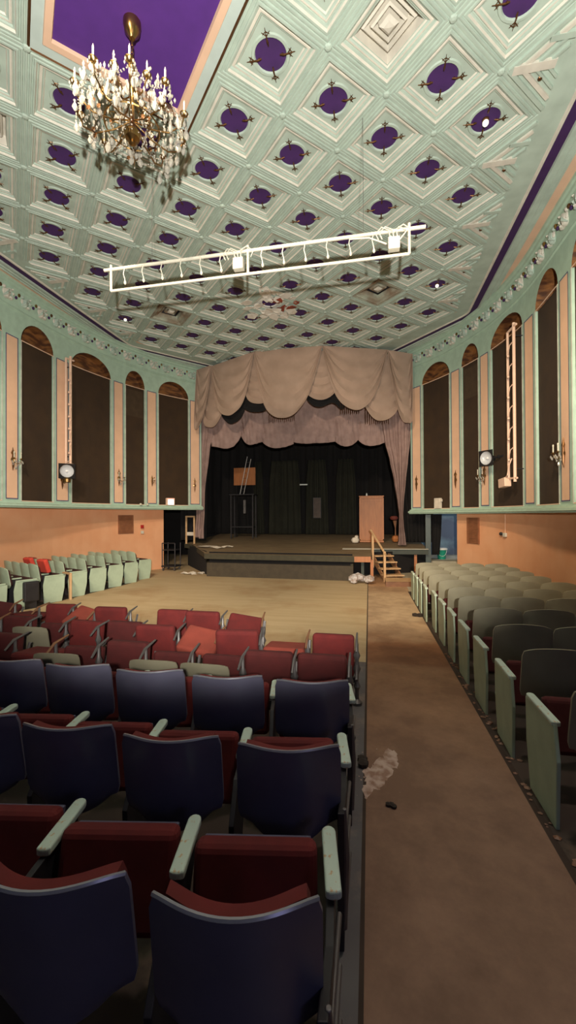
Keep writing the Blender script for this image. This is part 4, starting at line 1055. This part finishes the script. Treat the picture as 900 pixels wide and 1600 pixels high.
brow('broken row nearest the stage', [('tilt', red, -1.50, 4.75, .12), ('back', red, -2.02, 4.78, 0), ('up', red, -2.50, 4.80, .03), ('back', red, -3.30, 4.80, .05), ('tilt', red_faded, -3.75, 4.75, -.2), ('up', red, -4.2, 4.85, .1), ('flat', red, -4.7, 4.85, -.1), ('tilt', red_dark, -5.2, 4.9, .2)])
# scattered pieces on the left
t = thing('broken_chair_frame', 'pile of bare brown chair wood at the far left behind the red seats', 'chair frame', (-5.15, 5.6, floor_z(5.6)))
b = MB()
for k in range(9): a = random.uniform(0, 2*pi); p = Vector((random.uniform(-.3, .3), random.uniform(-.2, .2), random.uniform(.1, .35))); d = Vector((cos(a)*.3, sin(a)*.2, random.uniform(-.05, .35))); b.tube([p-d*.5, p+d*.5], .02, brown_wood, 6)
b.build('slats', t); b = MB(); b.box((0, 0, .18), (.45, .35, .06), mat('pinkish_wood', (.40, .20, .12), .6), Matrix.Rotation(.4, 3, 'Y')); b.build('seat_board', t)
for q, (x, y, lab) in enumerate(((-8.05, 8.45, 'left one of two loose red cushions lying on the mint seats'), (-7.34, 8.1, 'right one of two loose red cushions lying on the mint seats'))):
    t = thing('loose_cushion', lab, 'cushion', (x, y, floor_z(y)+.68), -.35, 'loose red cushions on the mint seats')
    b = MB(); b.box((0, 0, .12), (.34, .10, .32), mat('bright_red_cloth', (.55, .05, .03), .9), Matrix.Rotation(.3, 3, 'X')); b.build('pad', t, bevel=.03)
    b = MB(); b.box((0, .06, .26), (.32, .04, .03), red_faded); b.build('top_edge', t, bevel=.01)
t = thing('wooden_armrest_frame', 'loose pale wooden armrest frame standing by the mint seats', 'frame', (-6.85, 8.35, floor_z(8.35)), -.5)
b = MB(); b.box((0, 0, .3), (.05, .05, .60), pine); b.build('upright', t); b = MB(); b.box((-.18, 0, .60), (.42, .05, .035), pine); b.build('arm', t)
t = thing('black_seat_box', 'black overturned seat pan between the mint seats at the far left', 'seat pan', (-7.05, 7.35, floor_z(7.35)), -.4)
b = MB(); b.box((0, 0, .36), (.38, .30, .42), iron); b.build('pan', t, bevel=.03); b = MB(); b.box((0, 0, .08), (.30, .22, .16), iron); b.build('foot', t)
# small litter on the floor
for x, y, r, lab in ((.12, 2.62, .020, 'small dark crumb on the brown aisle near the camera'), (-.055, 3.05, .04, 'dark lump of rubbish beside the end of the third blue row'), (.90, 8.05, .06, 'dark lump of rubbish beside the right block')):
    b = MB()
    for k in range(3): b.ball((random.uniform(-r, r), random.uniform(-r, r), r*.5), r, dirt, 7, (1.1, 1, .6))
    o = b.build('floor_litter', None, loc=(x, y, floor_z(y)+E)); tag(o, lab, 'litter')
b = MB()
dust = mat('pale_plaster_dust', (0.50, 0.37, 0.31), 0.95, col2=(0.30, 0.18, 0.13), scale=14, lo=.42, hi=.60)
for k in range(16):
    t_ = k/15; cx_ = -.06+.22*t_+random.gauss(0, .02); cy_ = -.30+.50*t_+random.gauss(0, .04)*(1-t_); n = 14; rr = .10*(1-.35*t_)
    pts = [Vector((cx_+rr*random.uniform(.5, 1.25)*cos(2*pi*q/n)*.8, cy_+rr*random.uniform(.5, 1.25)*sin(2*pi*q/n)*1.6, .0015)) for q in range(n)]
    c0 = Vector((cx_, cy_, .007))
    for q in range(n): b.face([c0, pts[q], pts[(q+1) % n]], dust)
for k in range(26):
    b.ball((random.gauss(0, .10), random.gauss(-.05, .20), .004), random.uniform(.003, .008), dust, 5, (1.3, 1.2, .5))
o = b.build('plaster_dust', None, loc=(.00, 2.98, floor_z(2.98)+E)); tag(o, 'pale plaster dust and crumbs spilt on the left edge of the aisle', 'plaster dust', kind='stuff')
b = MB()
for k in range(90):
    y = random.uniform(1.8, 6.0); x = 1.0+abs(random.gauss(0, .05))
    b.ball((x, y, floor_z(y)-floor_z(3)+.006), random.uniform(.005, .018), f_aisle if k % 3 else brown_wood, 5, (1.4, 1.2, .6))
o = b.build('aisle_rubble', None, loc=(0, 0, floor_z(3)+E)); tag(o, 'crumbled rubble along the right edge of the aisle', 'rubble', kind='stuff')

b = MB()
for k in range(9):
    x, y = random.uniform(-.35, .35), random.uniform(-.15, .15); n = 7
    pts = [Vector((x+.16*random.uniform(.5, 1)*cos(2*pi*q/n), y+.12*random.uniform(.5, 1)*sin(2*pi*q/n), random.uniform(.0, .05))) for q in range(n)]; c0 = Vector((x, y, .07))
    for q in range(n): b.face([c0, pts[q], pts[(q+1) % n]], paper)
o = b.build('paper_heap', None, loc=(-5.95, 13.1, -2.0+E), solid=.003); tag(o, 'heap of torn pale paper on the floor at the left corner of the stage front', 'paper heap')
